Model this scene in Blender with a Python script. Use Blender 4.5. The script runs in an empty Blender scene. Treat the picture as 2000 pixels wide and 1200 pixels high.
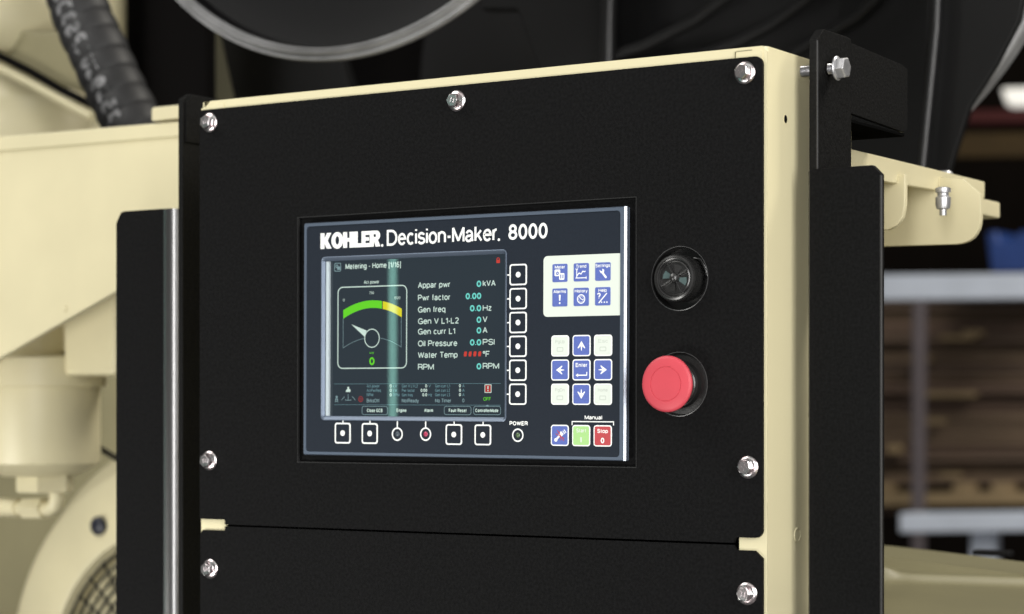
import bpy, bmesh, math, random
from mathutils import Vector, Matrix
from mathutils.geometry import tessellate_polygon
random.seed(7)
PI = math.pi
S = bpy.context.scene
# ------------------------------------------------------------------ camera
FPX = 4284.0; TH = math.atan(2760/FPX); HY = 805.0
FW = (-math.sin(TH), math.cos(TH)); RT = (math.cos(TH), math.sin(TH))
CAM = (0.96716, -1.43485, 1.45)
cd = bpy.data.cameras.new('camera'); cam = bpy.data.objects.new('camera', cd)
S.collection.objects.link(cam); S.camera = cam
cam.location = CAM; cam.rotation_euler = (PI/2, 0, TH)
cd.sensor_width = 36; cd.lens = FPX/2000*36; cd.shift_y = 205/2000
cd.clip_start = 0.05; cd.clip_end = 100
cd.dof.use_dof = True; cd.dof.focus_distance = 1.68; cd.dof.aperture_fstop = 5.8
# ------------------------------------------------------------------ world, lamps
w = bpy.data.worlds.new('World'); S.world = w; w.use_nodes = True
w.node_tree.nodes['Background'].inputs[0].default_value = (1, .97, .92, 1)
w.node_tree.nodes['Background'].inputs[1].default_value = 0.14
S.view_settings.view_transform = 'Standard'; S.view_settings.look = 'None'
S.view_settings.exposure = 0; S.view_settings.gamma = 1

def lamp(name, loc, target, sx, sy, power, col=(1, 1, 1)):
    l = bpy.data.lights.new(name, 'AREA'); l.shape = 'RECTANGLE'; l.size = sx; l.size_y = sy
    l.energy = power; l.color = col
    o = bpy.data.objects.new(name, l); S.collection.objects.link(o)
    o.location = loc
    o.rotation_euler = (Vector(target)-Vector(loc)).to_track_quat('-Z', 'Y').to_euler()
    return o
lamp('softbox_right', (2.35, -1.25, 1.95), (0.1, 0, 1.5), 1.1, 1.9, 52, (1, .98, .95))
lamp('softbox_centre', (1.05, -2.00, 1.60), (-0.33, 0, 1.5), 0.28, 2.0, 28, (1, .99, .97))
lamp('fill_front', (0.35, -1.7, 3.2), (0.0, 0.2, 1.5), 1.8, 1.0, 4, (1, .98, .94))  # unseen overhead fill, added to brighten the front faces
lamp('fill_left', (-1.5, -1.0, 3.3), (-0.5, 0.45, 1.5), 1.6, 1.2, 28, (1, .98, .93))  # unseen fill, added to brighten the engine parts at left
lamp('fill_low_left', (-1.05, -2.1, 0.42), (-0.60, 0.40, 1.38), 1.2, 0.5, 3.8, (1, .98, .93)).data.spread = math.radians(45)  # unseen narrow fill, added to brighten the filter bowl
lamp('hall_lamp', (2.2, 2.6, 5.0), (0, 5.5, 1.2), 2.5, 2.5, 340, (1, .95, .85))

# ------------------------------------------------------------------ pixel -> place on a real plane
def ray(px, py):
    u = (px-1000)/FPX; v = (HY-py)/FPX
    return (FW[0]+RT[0]*u, FW[1]+RT[1]*u, v)
def onY(px, py, y):
    d = ray(px, py); t = (y-CAM[1])/d[1]
    return Vector((CAM[0]+t*d[0], y, CAM[2]+t*d[2]))
def onX(px, py, x):
    d = ray(px, py); t = (x-CAM[0])/d[0]
    return Vector((x, CAM[1]+t*d[1], CAM[2]+t*d[2]))
def onZ(px, py, z):
    d = ray(px, py); t = (z-CAM[2])/d[2]
    return Vector((CAM[0]+t*d[0], CAM[1]+t*d[1], z))

_p = onY(767, 650, .0015); _d = Vector(ray(767, 650)); _d = Vector((_d.x, -_d.y, 0)).normalized()
_l = _p+_d*1.9
lamp('strip_lamp', (_l.x, _l.y, 1.55), (_p.x, _p.y, 1.55), 0.0065, 2.2, 0.62, (.45, 1.0, .85))

# ------------------------------------------------------------------ materials
MATS = {}
def mat(name, col, rough=.5, metal=0, spec=.5, emit=None, es=1, var=0, vscale=8, bump=0, bscale=800, coat=0, col2=None, rvar=0, streak=None):
    m = bpy.data.materials.new(name); m.use_nodes = True; nt = m.node_tree; N = nt.nodes; L = nt.links
    b = N['Principled BSDF']
    b.inputs['Base Color'].default_value = (*col, 1); b.inputs['Roughness'].default_value = rough
    b.inputs['Metallic'].default_value = metal; b.inputs['Specular IOR Level'].default_value = spec
    b.inputs['Coat Weight'].default_value = coat; b.inputs['Coat Roughness'].default_value = .22
    if emit:
        b.inputs['Emission Color'].default_value = (*emit, 1); b.inputs['Emission Strength'].default_value = es
    tc = N.new('ShaderNodeTexCoord')
    src = tc.outputs['Object']
    if streak:
        mp = N.new('ShaderNodeMapping'); mp.inputs['Scale'].default_value = streak; L.new(src, mp.inputs[0]); src = mp.outputs[0]
    if var or col2:
        n = N.new('ShaderNodeTexNoise'); n.inputs['Scale'].default_value = vscale; n.inputs['Detail'].default_value = 6
        L.new(src, n.inputs['Vector'])
        r = N.new('ShaderNodeValToRGB'); r.color_ramp.elements[0].position = .35; r.color_ramp.elements[1].position = .65
        c2 = col2 or tuple(c*(1-var) for c in col)
        r.color_ramp.elements[0].color = (*c2, 1); r.color_ramp.elements[1].color = (*col, 1)
        L.new(n.outputs[0], r.inputs[0]); L.new(r.outputs[0], b.inputs['Base Color'])
        if rvar:
            mr = N.new('ShaderNodeMapRange'); mr.inputs[3].default_value = rough-rvar; mr.inputs[4].default_value = rough+rvar
            L.new(n.outputs[0], mr.inputs[0]); L.new(mr.outputs[0], b.inputs['Roughness'])
    if bump:
        n2 = N.new('ShaderNodeTexNoise'); n2.inputs['Scale'].default_value = bscale; n2.inputs['Detail'].default_value = 3
        L.new(src, n2.inputs['Vector'])
        bp = N.new('ShaderNodeBump'); bp.inputs['Strength'].default_value = bump; bp.inputs['Distance'].default_value = .0004
        L.new(n2.outputs[0], bp.inputs['Height']); L.new(bp.outputs[0], b.inputs['Normal'])
    MATS[name] = m; return m
mat('cream', (.76, .695, .45), .38, var=.045, vscale=5, bump=.10, bscale=380)
mat('cream_far', (.71, .645, .42), .42, var=.12, vscale=6)
mat('cream_shade', (.30, .27, .155), .5, var=.2, vscale=5)  # darker copy of the cream, shade mixed into the colour
mat('black_powder', (.0080, .0080, .0083), .6, spec=.07, var=.45, vscale=430, bump=.2, bscale=420)
_m = mat('black_bend', (.0016, .0016, .0018), .33, spec=.9, coat=.9, bump=.3, bscale=420); _m.node_tree.nodes['Principled BSDF'].inputs['Coat IOR'].default_value = 2.2
mat('edge_grey', (.045, .045, .046), .3, spec=.8)
mat('edge_soft', (.022, .022, .022), .5, spec=.4)
mat('web_black', (.004, .004, .0045), .35, spec=.15)
mat('black_rail', (.0016, .0016, .0018), .20, spec=1.0, var=.3, vscale=700, bump=.35, bscale=700)
mat('black_matte', (.004, .004, .004), .95, spec=.0)
mat('black_strip', (.009, .009, .009), .55, spec=.14, var=.6, vscale=520, bump=.9, bscale=480)
mat('black_plastic', (.022, .022, .022), .25, spec=.7)
mat('louvre_grey', (.06, .10, .10), .3, spec=.6)
mat('black_recess', (.008, .008, .008), .4, spec=.4, bump=.5, bscale=500)
mat('cream_shadowed', (.235, .215, .125), .45, var=.1)  # cream with shadow mixed into its colour, for cover and corner seam
mat('black_far', (.009, .009, .0095), .5, spec=.2, var=.3, vscale=4)
mat('black_gloss_far', (.014, .014, .015), .3, spec=.5, var=.3, vscale=4)
mat('hose_rubber', (.021, .021, .022), .55, spec=.4, var=.3, vscale=30)
mat('hose_print', (.27, .27, .28), .45, var=.7, vscale=60)
mat('dark_void', (.0025, .002, .002), .9, spec=.1)
mat('pulley_metal', (.12, .12, .122), .34, metal=.9, var=.3, vscale=60)
mat('zinc', (.82, .70, .72), .24, metal=1, col2=(.64, .67, .67), vscale=120, bump=.15, bscale=500)
mat('zinc_plain', (.60, .60, .62), .33, metal=.7, var=.2, vscale=200)
mat('frame_grey', (.13, .165, .225), .38, metal=.45, bump=.25, bscale=900)
mat('glint_pale', (.50, .58, .62), .4, spec=.5)
mat('aluminium', (.34, .37, .43), .33, metal=.85, bump=.2, bscale=1200)
mat('olive_dark', (.075, .068, .036), .7)
mat('rim_grey', (.34, .34, .345), .28, spec=.9, var=.25, vscale=40)
mat('membrane', (.0135, .019, .030), .42, spec=.3, var=.12, vscale=500, bump=.2, bscale=1500)
mat('print_white', (.93, .95, .93), .5, spec=.3, emit=(.9, .95, .92), es=.0)
mat('key_white', (.71, .77, .70), .4, spec=.3, bump=.1, bscale=600)
mat('key_blue', (.115, .165, .50), .4, spec=.4, var=.12, vscale=700, bump=.15, bscale=900)
mat('key_green', (.40, .68, .26), .4, spec=.4, bump=.15, bscale=900)
mat('key_red', (.50, .07, .08), .4, spec=.4, bump=.15, bscale=900)
mat('ghost_print', (.56, .62, .55), .5)
mat('stop_red', (.64, .075, .10), .42, spec=.4, var=.06, vscale=60)
mat('led_off', (.07, .09, .11), .2); mat('led_red', (.45, .05, .11), .2); mat('led_green', (.09, .15, .07), .2)
def scr(name, c, es=1.): mat(name, (.004, .004, .004), .012, spec=.5, emit=c, es=es)
scr('screen_back', (.022, .034, .045)); scr('screen_white', (.62, .78, .70)); scr('screen_teal', (.17, .70, .62))
scr('screen_red', (.62, .05, .035)); scr('screen_green', (.13, .66, .02)); scr('screen_yellow', (.72, .66, .02))
scr('screen_dim', (.13, .25, .28)); scr('screen_line', (.22, .34, .36)); scr('screen_darkred', (.42, .03, .025))
mat('steel_paint', (.60, .66, .78), .5, var=.1); mat('post_paint', (.105, .09, .10), .5, var=.15)
mat('board_a', (.13, .085, .062), .8, var=.25, vscale=3, streak=(1, 1, 8))
mat('board_b', (.115, .078, .056), .8, var=.25, vscale=3, streak=(1, 1, 8))
mat('board_c', (.145, .10, .066), .8, var=.25, vscale=3, streak=(1, 1, 8))
mat('pale_wood', (.26, .19, .105), .8, var=.3, vscale=5)
mat('blue_bin', (.018, .05, .20), .5, var=.2); mat('amber_beam', (.045, .026, .005), .5, var=.2); mat('red_paint', (.06, .010, .010), .5)
mat('wall_dark', (.012, .009, .007), .9, spec=.1, var=.4, vscale=1.2); mat('floor_grey', (.10, .10, .10), .6, var=.3, vscale=2)
mat('lamp_glow', (.9, .9, .85), .5, emit=(1, .96, .88), es=.6)
mat('knob_dark', (.018, .02, .032), .4)

# ------------------------------------------------------------------ object helpers
INV = {}
def link(o): S.collection.objects.link(o)
def thing(name, label, cat, loc=(0, 0, 0), group=None, M=None):
    o = bpy.data.objects.new(name, None); o.empty_display_size = .02; link(o)
    m = M if M is not None else Matrix.Translation(Vector(loc))
    o.matrix_basis = m; INV[o] = m.inverted()
    o['label'] = label; o['category'] = cat
    if group: o['group'] = group
    return o
def mk(name, vf, m, parent=None, M=None, smooth=35, bevel=0, bseg=2, label=None, kind=None, at=None):
    """vf in world (or in frame M) coordinates -> object; children keep identity transform under their thing"""
    v, f = vf
    v = [Vector(p) for p in v]
    if M is not None: v = [M @ p for p in v]
    inv = INV[parent] if parent else Matrix()
    if at is not None:                          # own origin for the part
        loc = inv @ Vector(at); T = Matrix.Translation(loc)
        v = [inv @ p - loc for p in v]
    else:
        T = Matrix(); v = [inv @ p for p in v]
    me = bpy.data.meshes.new(name); me.from_pydata([tuple(p) for p in v], [], f)
    bm = bmesh.new(); bm.from_mesh(me); bmesh.ops.recalc_face_normals(bm, faces=bm.faces)
    if bevel:
        es = [e for e in bm.edges if len(e.link_faces) == 2 and e.calc_face_angle(0) > .5]
        bmesh.ops.bevel(bm, geom=es, offset=bevel, segments=bseg, affect='EDGES', profile=.5, clamp_overlap=True)
    bm.to_mesh(me); bm.free()
    me.materials.append(MATS[m]); me.update()
    if smooth:
        me.polygons.foreach_set('use_smooth', [True]*len(me.polygons)); me.set_sharp_from_angle(angle=math.radians(smooth))
    o = bpy.data.objects.new(name, me); link(o)
    if parent: o.parent = parent
    o.matrix_basis = T
    INV[o] = T.inverted() @ inv
    if bevel:
        wn = o.modifiers.new('weighted_normal', 'WEIGHTED_NORMAL'); wn.keep_sharp = True; wn.weight = 80
    if label: o['label'] = label
    if kind: o['kind'] = kind
    return o
def join(*vfs):
    V, F = [], []
    for v, f in vfs:
        n = len(V); V += [Vector(p) for p in v]; F += [tuple(i+n for i in q) for q in f]
    return V, F
def box(x0, x1, y0, y1, z0, z1):
    v = [(x, y, z) for x in (x0, x1) for y in (y0, y1) for z in (z0, z1)]
    return v, [(0, 1, 3, 2), (4, 6, 7, 5), (0, 4, 5, 1), (2, 3, 7, 6), (0, 2, 6, 4), (1, 5, 7, 3)]
def prism(loops, z0, z1):
    """loops: [outer, hole, hole...] of (x,y)"""
    pts = [Vector((x, y, 0)) for lp in loops for x, y in lp]
    tri = tessellate_polygon([[Vector((x, y, 0)) for x, y in lp] for lp in loops])
    n = len(pts)
    v = [(p.x, p.y, z0) for p in pts]+[(p.x, p.y, z1) for p in pts]
    f = [tuple(reversed(t)) for t in tri]+[tuple(i+n for i in t) for t in tri]
    k = 0
    for lp in loops:
        m = len(lp)
        for i in range(m):
            a = k+i; b = k+(i+1) % m; f.append((a, b, b+n, a+n))
        k += m
    return v, f
def ngon(loop, z0, z1):
    n = len(loop)
    v = [(x, y, z0) for x, y in loop]+[(x, y, z1) for x, y in loop]
    f = [tuple(range(n-1, -1, -1)), tuple(range(n, 2*n))]+[(i, (i+1) % n, (i+1) % n+n, i+n) for i in range(n)]
    return v, f
def rr(cx, cy, w, h, r, seg=5):
    out = []
    for (sx, sy, a0) in ((1, 1, 0), (-1, 1, 90), (-1, -1, 180), (1, -1, 270)):
        for k in range(seg+1):
            a = math.radians(a0+90*k/seg)
            out.append((cx+sx*(w/2-r)+r*math.cos(a), cy+sy*(h/2-r)+r*math.sin(a)))
    return out
def circ(cx, cy, r, n=48, ry=None, a0=0):
    ry = ry or r
    return [(cx+r*math.cos(2*PI*k/n+a0), cy+ry*math.sin(2*PI*k/n+a0)) for k in range(n)]
def seg(x0, y0, x1, y1, w):
    d = Vector((x1-x0, y1-y0)); d.normalize(); n = Vector((-d.y, d.x))*w/2
    return [(x0+n.x, y0+n.y), (x0-n.x, y0-n.y), (x1-n.x, y1-n.y), (x1+n.x, y1+n.y)]
def flats(shapes, z0, z1):
    """several loops-lists, each a hair apart in height"""
    return join(*[prism(s, z0, z1+i*6e-6) for i, s in enumerate(shapes)])
def lathe(prof, n=64, cap0=False, cap1=False):
    """prof [(r,z)] around z"""
    v, f = [], []
    for r, z in prof:
        for k in range(n):
            a = 2*PI*k/n; v.append((r*math.cos(a), r*math.sin(a), z))
    for i in range(len(prof)-1):
        for k in range(n):
            a = i*n+k; b = i*n+(k+1) % n; f.append((a, b, b+n, a+n))
    if cap0: f.append(tuple(range(n)))
    if cap1: f.append(tuple((len(prof)-1)*n+k for k in range(n)))
    return v, f
def tube(path, rad, n=16, cap=True, closed=False):
    P = [Vector(p) for p in path]; R = rad if isinstance(rad, (list, tuple)) else [rad]*len(P)
    v, f = [], []; m = len(P); prev = None
    for i, p in enumerate(P):
        if closed: t = P[(i+1) % m]-P[i-1]
        else: t = P[min(i+1, m-1)]-P[max(i-1, 0)]
        t.normalize()
        if prev is None:
            ref = Vector((0, 0, 1)) if abs(t.z) < .9 else Vector((0, 1, 0)); u = t.cross(ref).normalized()
        else: u = (prev-t*prev.dot(t)).normalized()
        prev = u; w_ = t.cross(u)
        for k in range(n):
            a = 2*PI*k/n; v.append(p+(u*math.cos(a)+w_*math.sin(a))*R[i])
    for i in range(m if closed else m-1):
        j = (i+1) % m
        for k in range(n):
            f.append((i*n+k, i*n+(k+1) % n, j*n+(k+1) % n, j*n+k))
    if cap and not closed: f.append(tuple(range(n))); f.append(tuple((m-1)*n+k for k in range(n)))
    return v, f
def frameY(x, y, z, roll=0):
    """local x right, local y up, local z out towards the viewer of the panel (-Y)"""
    return Matrix.Translation((x, y, z)) @ Matrix.Rotation(PI/2, 4, 'X') @ Matrix.Rotation(roll, 4, 'Z')
def frameX(x, y, z):
    """local x -> +Y (back), local y -> up, local z -> +X (out of the side)"""
    return Matrix.Translation((x, y, z)) @ Matrix(((0, 0, 1, 0), (1, 0, 0, 0), (0, 1, 0, 0), (0, 0, 0, 1)))
# ---- lettering: a plain grotesque drawn as ribbons (stroke skeletons)
def _a(cx, cy, rx, ry, a0, a1):
    n = max(3, int(abs(a1-a0)/15)); return [(cx+rx*math.cos(math.radians(a0+(a1-a0)*i/n)), cy+ry*math.sin(math.radians(a0+(a1-a0)*i/n))) for i in range(n+1)]
_h = .73
FONT = {
 'A': (.70, [[(0, 0), (.5, 1), (1, 0)], [(.17, .33), (.83, .33)]]), 'B': (.66, [[(0, 0), (0, 1), (.6, 1)]+_a(.6, .76, .33, .24, 90, -90)+[(0, .52)], [(.55, .52)]+_a(.65, .26, .35, .26, 90, -90)+[(0, 0)]]),
 'C': (.72, [_a(.52, .5, .52, .5, 42, 318)]), 'D': (.72, [[(0, 0), (0, 1), (.42, 1)]+_a(.45, .5, .55, .5, 90, -90)+[(0, 0)]]),
 'E': (.62, [[(1, 0), (0, 0), (0, 1), (.97, 1)], [(0, .52), (.9, .52)]]), 'F': (.58, [[(0, 0), (0, 1), (1, 1)], [(0, .5), (.85, .5)]]),
 'G': (.76, [_a(.52, .5, .52, .5, 42, 350), [(.55, .45), (1, .45), (1, 0)]]), 'H': (.70, [[(0, 0), (0, 1)], [(1, 0), (1, 1)], [(0, .52), (1, .52)]]),
 'I': (0, [[(.5, 0), (.5, 1)]]), 'J': (.5, [[(1, 1), (1, .28)]+_a(.5, .27, .5, .27, 0, -170)]), 'L': (.54, [[(0, 1), (0, 0), (1, 0)]]),
 'M': (.82, [[(0, 0), (0, 1), (.5, .06), (1, 1), (1, 0)]]), 'N': (.70, [[(0, 0), (0, 1), (1, 0), (1, 1)]]), 'O': (.78, [_a(.5, .5, .5, .5, 0, 360)]),
 'P': (.64, [[(0, 0), (0, 1), (.6, 1)]+_a(.65, .735, .35, .265, 90, -90)+[(0, .47)]]), 'R': (.68, [[(0, 0), (0, 1), (.6, 1)]+_a(.63, .74, .35, .26, 90, -90)+[(0, .48)], [(.55, .48), (.9, .36), (1, 0)]]),
 'S': (.66, [_a(.5, .75, .45, .25, 20, 265)+_a(.5, .26, .5, .26, 85, -165)]), 'T': (.62, [[(.5, 0), (.5, 1)], [(0, 1), (1, 1)]]), 'U': (.68, [[(0, 1), (0, .35)]+_a(.5, .32, .5, .32, 180, 360)+[(1, 1)]]),
 'V': (.68, [[(0, 1), (.5, 0), (1, 1)]]), 'W': (.98, [[(0, 1), (.25, 0), (.5, .95), (.75, 0), (1, 1)]]),
 'a': (.56, [_a(.47, .47, .42, .26, 160, 0)+[(.9, .1), (1, 0)], [(.89, .42), (.36, .37)]+_a(.36, .19, .36, .19, 100, 270)+[(.6, .03), (.88, .24)]]),
 'b': (.56, [[(0, 1), (0, 0)], _a(.5, _h/2, .5, _h/2, 180, -180)]), 'c': (.52, [_a(.52, _h/2, .52, _h/2, 45, 315)]), 'd': (.56, [[(1, 1), (1, 0)], _a(.5, _h/2, .5, _h/2, 0, 360)]),
 'e': (.56, [[(.0, .39), (1, .39)]+_a(.5, _h/2, .5, _h/2, 5, 322)]), 'f': (.32, [[(.42, 0), (.42, .8)]+_a(.85, .8, .43, .2, 180, 85), [(0, .7), (.95, .7)]]),
 'g': (.56, [[(1, _h), (1, -.08)]+_a(.5, -.06, .5, .2, 0, -160), _a(.5, _h/2+.02, .5, _h/2-.02, 0, 360)]), 'h': (.54, [[(0, 0), (0, 1)], [(0, .4)]+_a(.5, .45, .5, .28, 170, 0)+[(1, 0)]]),
 'i': (0, [[(.5, 0), (.5, _h)], [(.5, .91), (.5, 1.03)]]), 'k': (.52, [[(0, 0), (0, 1)], [(.92, _h), (.03, .25)], [(.36, .45), (1, 0)]]), 'l': (0, [[(.5, 0), (.5, 1)]]),
 'm': (.84, [[(0, 0), (0, _h)], [(0, .42)]+_a(.25, .47, .25, .26, 170, 0)+[(.5, 0)], [(.5, .42)]+_a(.75, .47, .25, .26, 170, 0)+[(1, 0)]]), 'n': (.54, [[(0, 0), (0, _h)], [(0, .4)]+_a(.5, .45, .5, .28, 170, 0)+[(1, 0)]]),
 'o': (.58, [_a(.5, _h/2, .5, _h/2, 0, 360)]), 'p': (.56, [[(0, _h), (0, -.27)], _a(.5, _h/2, .5, _h/2, 180, -180)]), 'q': (.56, [[(1, _h), (1, -.27)], _a(.5, _h/2, .5, _h/2, 0, 360)]),
 'r': (.34, [[(0, 0), (0, _h)], [(0, .38)]+_a(.9, .4, .9, .33, 175, 85)]), 's': (.52, [_a(.5, .55, .44, .18, 15, 262)+_a(.5, .185, .5, .185, 82, -168)]),
 't': (.32, [[(.42, .95), (.42, .16)]+_a(.85, .15, .43, .15, 180, 270), [(0, .7), (1, .7)]]), 'u': (.54, [[(0, _h), (0, .28)]+_a(.5, .28, .5, .28, 180, 350), [(1, _h), (1, 0)]]),
 'v': (.54, [[(0, _h), (.5, 0), (1, _h)]]), 'w': (.76, [[(0, _h), (.25, 0), (.5, .68), (.75, 0), (1, _h)]]), 'y': (.54, [[(0, _h), (.5, .02)], [(1, _h), (.42, -.2), (.05, -.27)]]), 'z': (.5, [[(.05, _h), (.95, _h), (0, 0), (1, 0)]]),
 '0': (.56, [_a(.5, .5, .5, .5, 0, 360)]), '1': (.34, [[(0, .76), (.55, .85), (.95, 1), (.95, 0)]]), '2': (.56, [_a(.5, .72, .46, .28, 160, -20)+[(0, 0), (1, 0)]]),
 '3': (.56, [_a(.47, .76, .42, .24, 155, -90), _a(.47, .26, .5, .26, 90, -155)]), '4': (.58, [[(.75, 0), (.75, 1), (0, .3), (1, .3)]]), '5': (.56, [[(.9, 1), (.2, 1), (.08, .5)]+_a(.5, .32, .5, .32, 125, -155)]),
 '6': (.56, [_a(.5, .31, .5, .31, 0, 360), _a(.55, .5, .53, .5, 50, 190)]), '7': (.54, [[(0, 1), (1, 1), (.35, 0)]]), '8': (.56, [_a(.5, .76, .42, .24, 90, 450), _a(.5, .26, .5, .26, 90, 450)]), '9': (.56, [_a(.5, .69, .5, .31, 0, 360), _a(.45, .5, .53, .5, -130, 10)]),
 '-': (.32, [[(0, .37), (1, .37)]]), '.': (0, [[(.5, -.02), (.5, .10)]]), '[': (.24, [[(1, 1.05), (0, 1.05), (0, -.2), (1, -.2)]]), ']': (.24, [[(0, 1.05), (1, 1.05), (1, -.2), (0, -.2)]]),
 '/': (.36, [[(0, -.05), (1, 1.05)]]), '#': (.60, [[(.25, 0), (.45, 1)], [(.6, 0), (.8, 1)], [(0, .33), (.93, .33)], [(.07, .67), (1, .67)]]), '°': (.34, [_a(.5, .82, .5, .17, 0, 360)]), '?': (.54, [_a(.5, .73, .5, .27, 170, -60)+[(.5, .3)], [(.5, .12), (.5, 0)]]),
}
def ribbon(P, w, z):
    n = len(P); closed = n > 3 and (Vector(P[0])-Vector(P[-1])).length < 1e-4
    if closed: P = P[:-1]; n -= 1
    v = []; f = []
    for i in range(n):
        a = Vector(P[i-1]) if (closed or i > 0) else None; b = Vector(P[i]); c = Vector(P[(i+1) % n]) if (closed or i < n-1) else None
        d1 = (b-a).normalized() if a is not None else (c-b).normalized(); d2 = (c-b).normalized() if c is not None else d1
        t = d1+d2
        t = t.normalized() if t.length > 1e-5 else d1
        nm = Vector((-t.y, t.x)); co = max(.5, abs(nm.dot(Vector((-d1.y, d1.x))))); m = nm*(w/2/co)
        v += [(b.x+m.x, b.y+m.y, z), (b.x-m.x, b.y-m.y, z)]
    for i in range(n if closed else n-1):
        j = (i+1) % n; f.append((2*i, 2*i+1, 2*j+1, 2*j))
    return v, f
def split_turns(st_, W_):
    out = []
    for P in st_:
        cur = [P[0]]
        for i in range(1, len(P)-1):
            cur.append(P[i])
            a = Vector(((P[i][0]-P[i-1][0])*W_, P[i][1]-P[i-1][1])); b = Vector(((P[i+1][0]-P[i][0])*W_, P[i+1][1]-P[i][1]))
            if a.length > 0 and b.length > 0 and a.angle(b) > 1.9: out.append(cur); cur = [P[i]]
        cur.append(P[-1]); out.append(cur)
    return out
def glyphs(s, bold=0.0, q=1.0, gap=None, hx=1.0):
    """cap height 1; q squeezes the letter widths, strokes keep their weight"""
    w = .125+1.9*bold; gap = .075+.25*bold if gap is None else gap; x = 0; parts = []; i = 0
    for ch in s:
        if ch == ' ': x += .36*q; continue
        W0, st_ = FONT[ch]; W_ = W0*q
        W_ = max(W_, w)
        for P in split_turns(st_, W_):
            Q = [(x+w/2+px_*(W_-w), w/2+py_*(1-w)) for px_, py_ in P]
            parts.append(ribbon(Q, w, (i % 12)*.0004)); i += 1
        x += W_+gap
    return join(*parts)
def capsize(bold): return 1.0
def text(s, x0, x1, y, h, z, bold=0.0, th=.00006, gap=None):
    q = (x1-x0)/h
    lo, hi = .15, 4.0
    for _ in range(18):
        mid = (lo+hi)/2; v, f = glyphs(s, bold, mid, gap); wd = max(p[0] for p in v)-min(p[0] for p in v)
        if wd < q: lo = mid
        else: hi = mid
    a = min(p[0] for p in v); b = max(p[0] for p in v); kx = (x1-x0)/(b-a)
    return [((p[0]-a)*kx+x0, p[1]*h+y, z+th+p[2]*.004) for p in v], f

# ------------------------------------------------------------------ setting
def struct(name, vf, m):
    o = mk(name, vf, m, None, smooth=0); o['kind'] = 'structure'; return o
struct('floor', box(-40, 40, -20, 14, -.2, 0), 'floor_grey')
struct('wall', box(-40, 40, 12, 12.2, 0, 14), 'wall_dark')

# ------------------------------------------------------------------ control cabinet
XR = 0.2609; XL = -0.2765; ZT = onY(1440, 94.5, .003).z
cab = thing('control_cabinet', 'tall cream metal control cabinet with black screwed on front covers', 'cabinet', ((XL+XR)/2, .2, 0))
PF = frameY(0, 0, 0)
def pl(px, py, y=0):                # panel plane coordinates
    p = onY(px, py, y); return (p.x, p.z)
zt0 = pl(900, 1000)[1]
# shell: front ring with opening tabs, and body behind
FRr = XR-.0012
zg = pl(437, 1026)[1]
ztab1 = (pl(437, 1016)[1]+pl(1471, 1050)[1])/2; ztab0 = (pl(437, 1036)[1]+pl(1440, 1075.7)[1])/2
xt0 = pl(437, 1026)[0]; xt1 = pl(1440, 1062)[0]
front = prism([[(XL, .02), (XR, .02), (XR, ZT-.004), (XR-.004, ZT), (XL+.010, ZT), (XL+.006, ZT-.004), (XL, ZT-.006)],
               [(XL+.03, .1), (XL+.03, ztab0-.012), (xt0, ztab0-.002), (xt0, ztab1+.002), (XL+.03, ztab1+.01), (XL+.03, ZT-.04),
                (XR-.03, ZT-.04), (XR-.03, ztab1+.01), (xt1, ztab1+.002), (xt1, ztab0-.002), (XR-.03, ztab0-.012), (XR-.03, .1)]], -.0055, -.0032)
body_w = []
# side, top, left and back walls in sheet metal
CY1 = onX(1665.5, 300, XR).y
def rounded_plan(x0, x1, y0, y1, r, z0, z1):
    lp = []
    for (cx, cy, a0) in ((x1-r, y0+r, -90), (x1-r, y1-r, 0), (x0+r, y1-r, 90), (x0+r, y0+r, 180)):
        for k in range(7): a = math.radians(a0+90*k/6); lp.append((cx+r*math.cos(a), cy+r*math.sin(a)))
    return lp
outer = rounded_plan(XL, XR, .0032, CY1, .0035, 0, 0)
nn = len(outer)
v = [(x, y, .02) for x, y in outer]+[(x, y, ZT-.0005) for x, y in outer]
f = [(i, (i+1) % nn, (i+1) % nn+nn, i+nn) for i in range(nn) if i != 27]      # open front face: the ring closes it
f.append(tuple(range(nn, 2*nn))[::-1]); f.append(tuple(range(nn)))
mk('shell', (v, f), 'cream', cab, smooth=50)
mk('front_frame', front, 'cream', cab, M=PF, smooth=20)
mk('liner', box(XL+.004, XR-.004, .03, .034, .05, ZT-.01), 'dark_void', cab)
# corner bracket seam at top right / top left
a = pl(1434, 100); zc = ZT-.0026
mk('corner_plate', prism([[(a[0], ZT-.022), (a[0], zc-.0012), (a[0]+.001, zc), (XR-.005, zc), (XR-.0034, zc-.002), (XR-.0034, ZT-.022)]], -.0031, -.0024), 'cream', cab, M=PF, bevel=.0003)
b = pl(433, 200)
mk('corner_plate', prism([[(XL+.006, ZT-.022), (XL+.006, zc-.003), (XL+.011, zc), (b[0], zc), (b[0], ZT-.022)]], -.0031, -.0024), 'cream', cab, M=PF, bevel=.0003)
mk('corner_seam', join(box(a[0]-.0005, a[0]-.0001, .00200, .00330, ZT-.0100, ZT-.0026), box(a[0]+.0006, XR-.012, .00200, .00330, ZT-.0026, ZT-.0023)), 'cream_shadowed', cab)
# side holes
h = onX(1534, 233, XR)
SX = frameX(XR, h.y, h.z)
mk('side_hole', prism([circ(0, 0, .0030, 24)], .0000, .00015), 'dark_void', cab, M=SX)
mk('side_hole_rim', prism([circ(0, 0, .0033, 24), circ(0, 0, .0030, 24)], .0000, .0003), 'cream', cab, M=SX)
h = onX(1557, 1045, XR)
mk('hole_plug', lathe([(0.0001, .0002), (.0044, .0002), (.0047, .0005), (.0052, .0005), (.0055, .0)], 32), 'cream', cab, M=frameX(XR, h.y, h.z))

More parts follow.
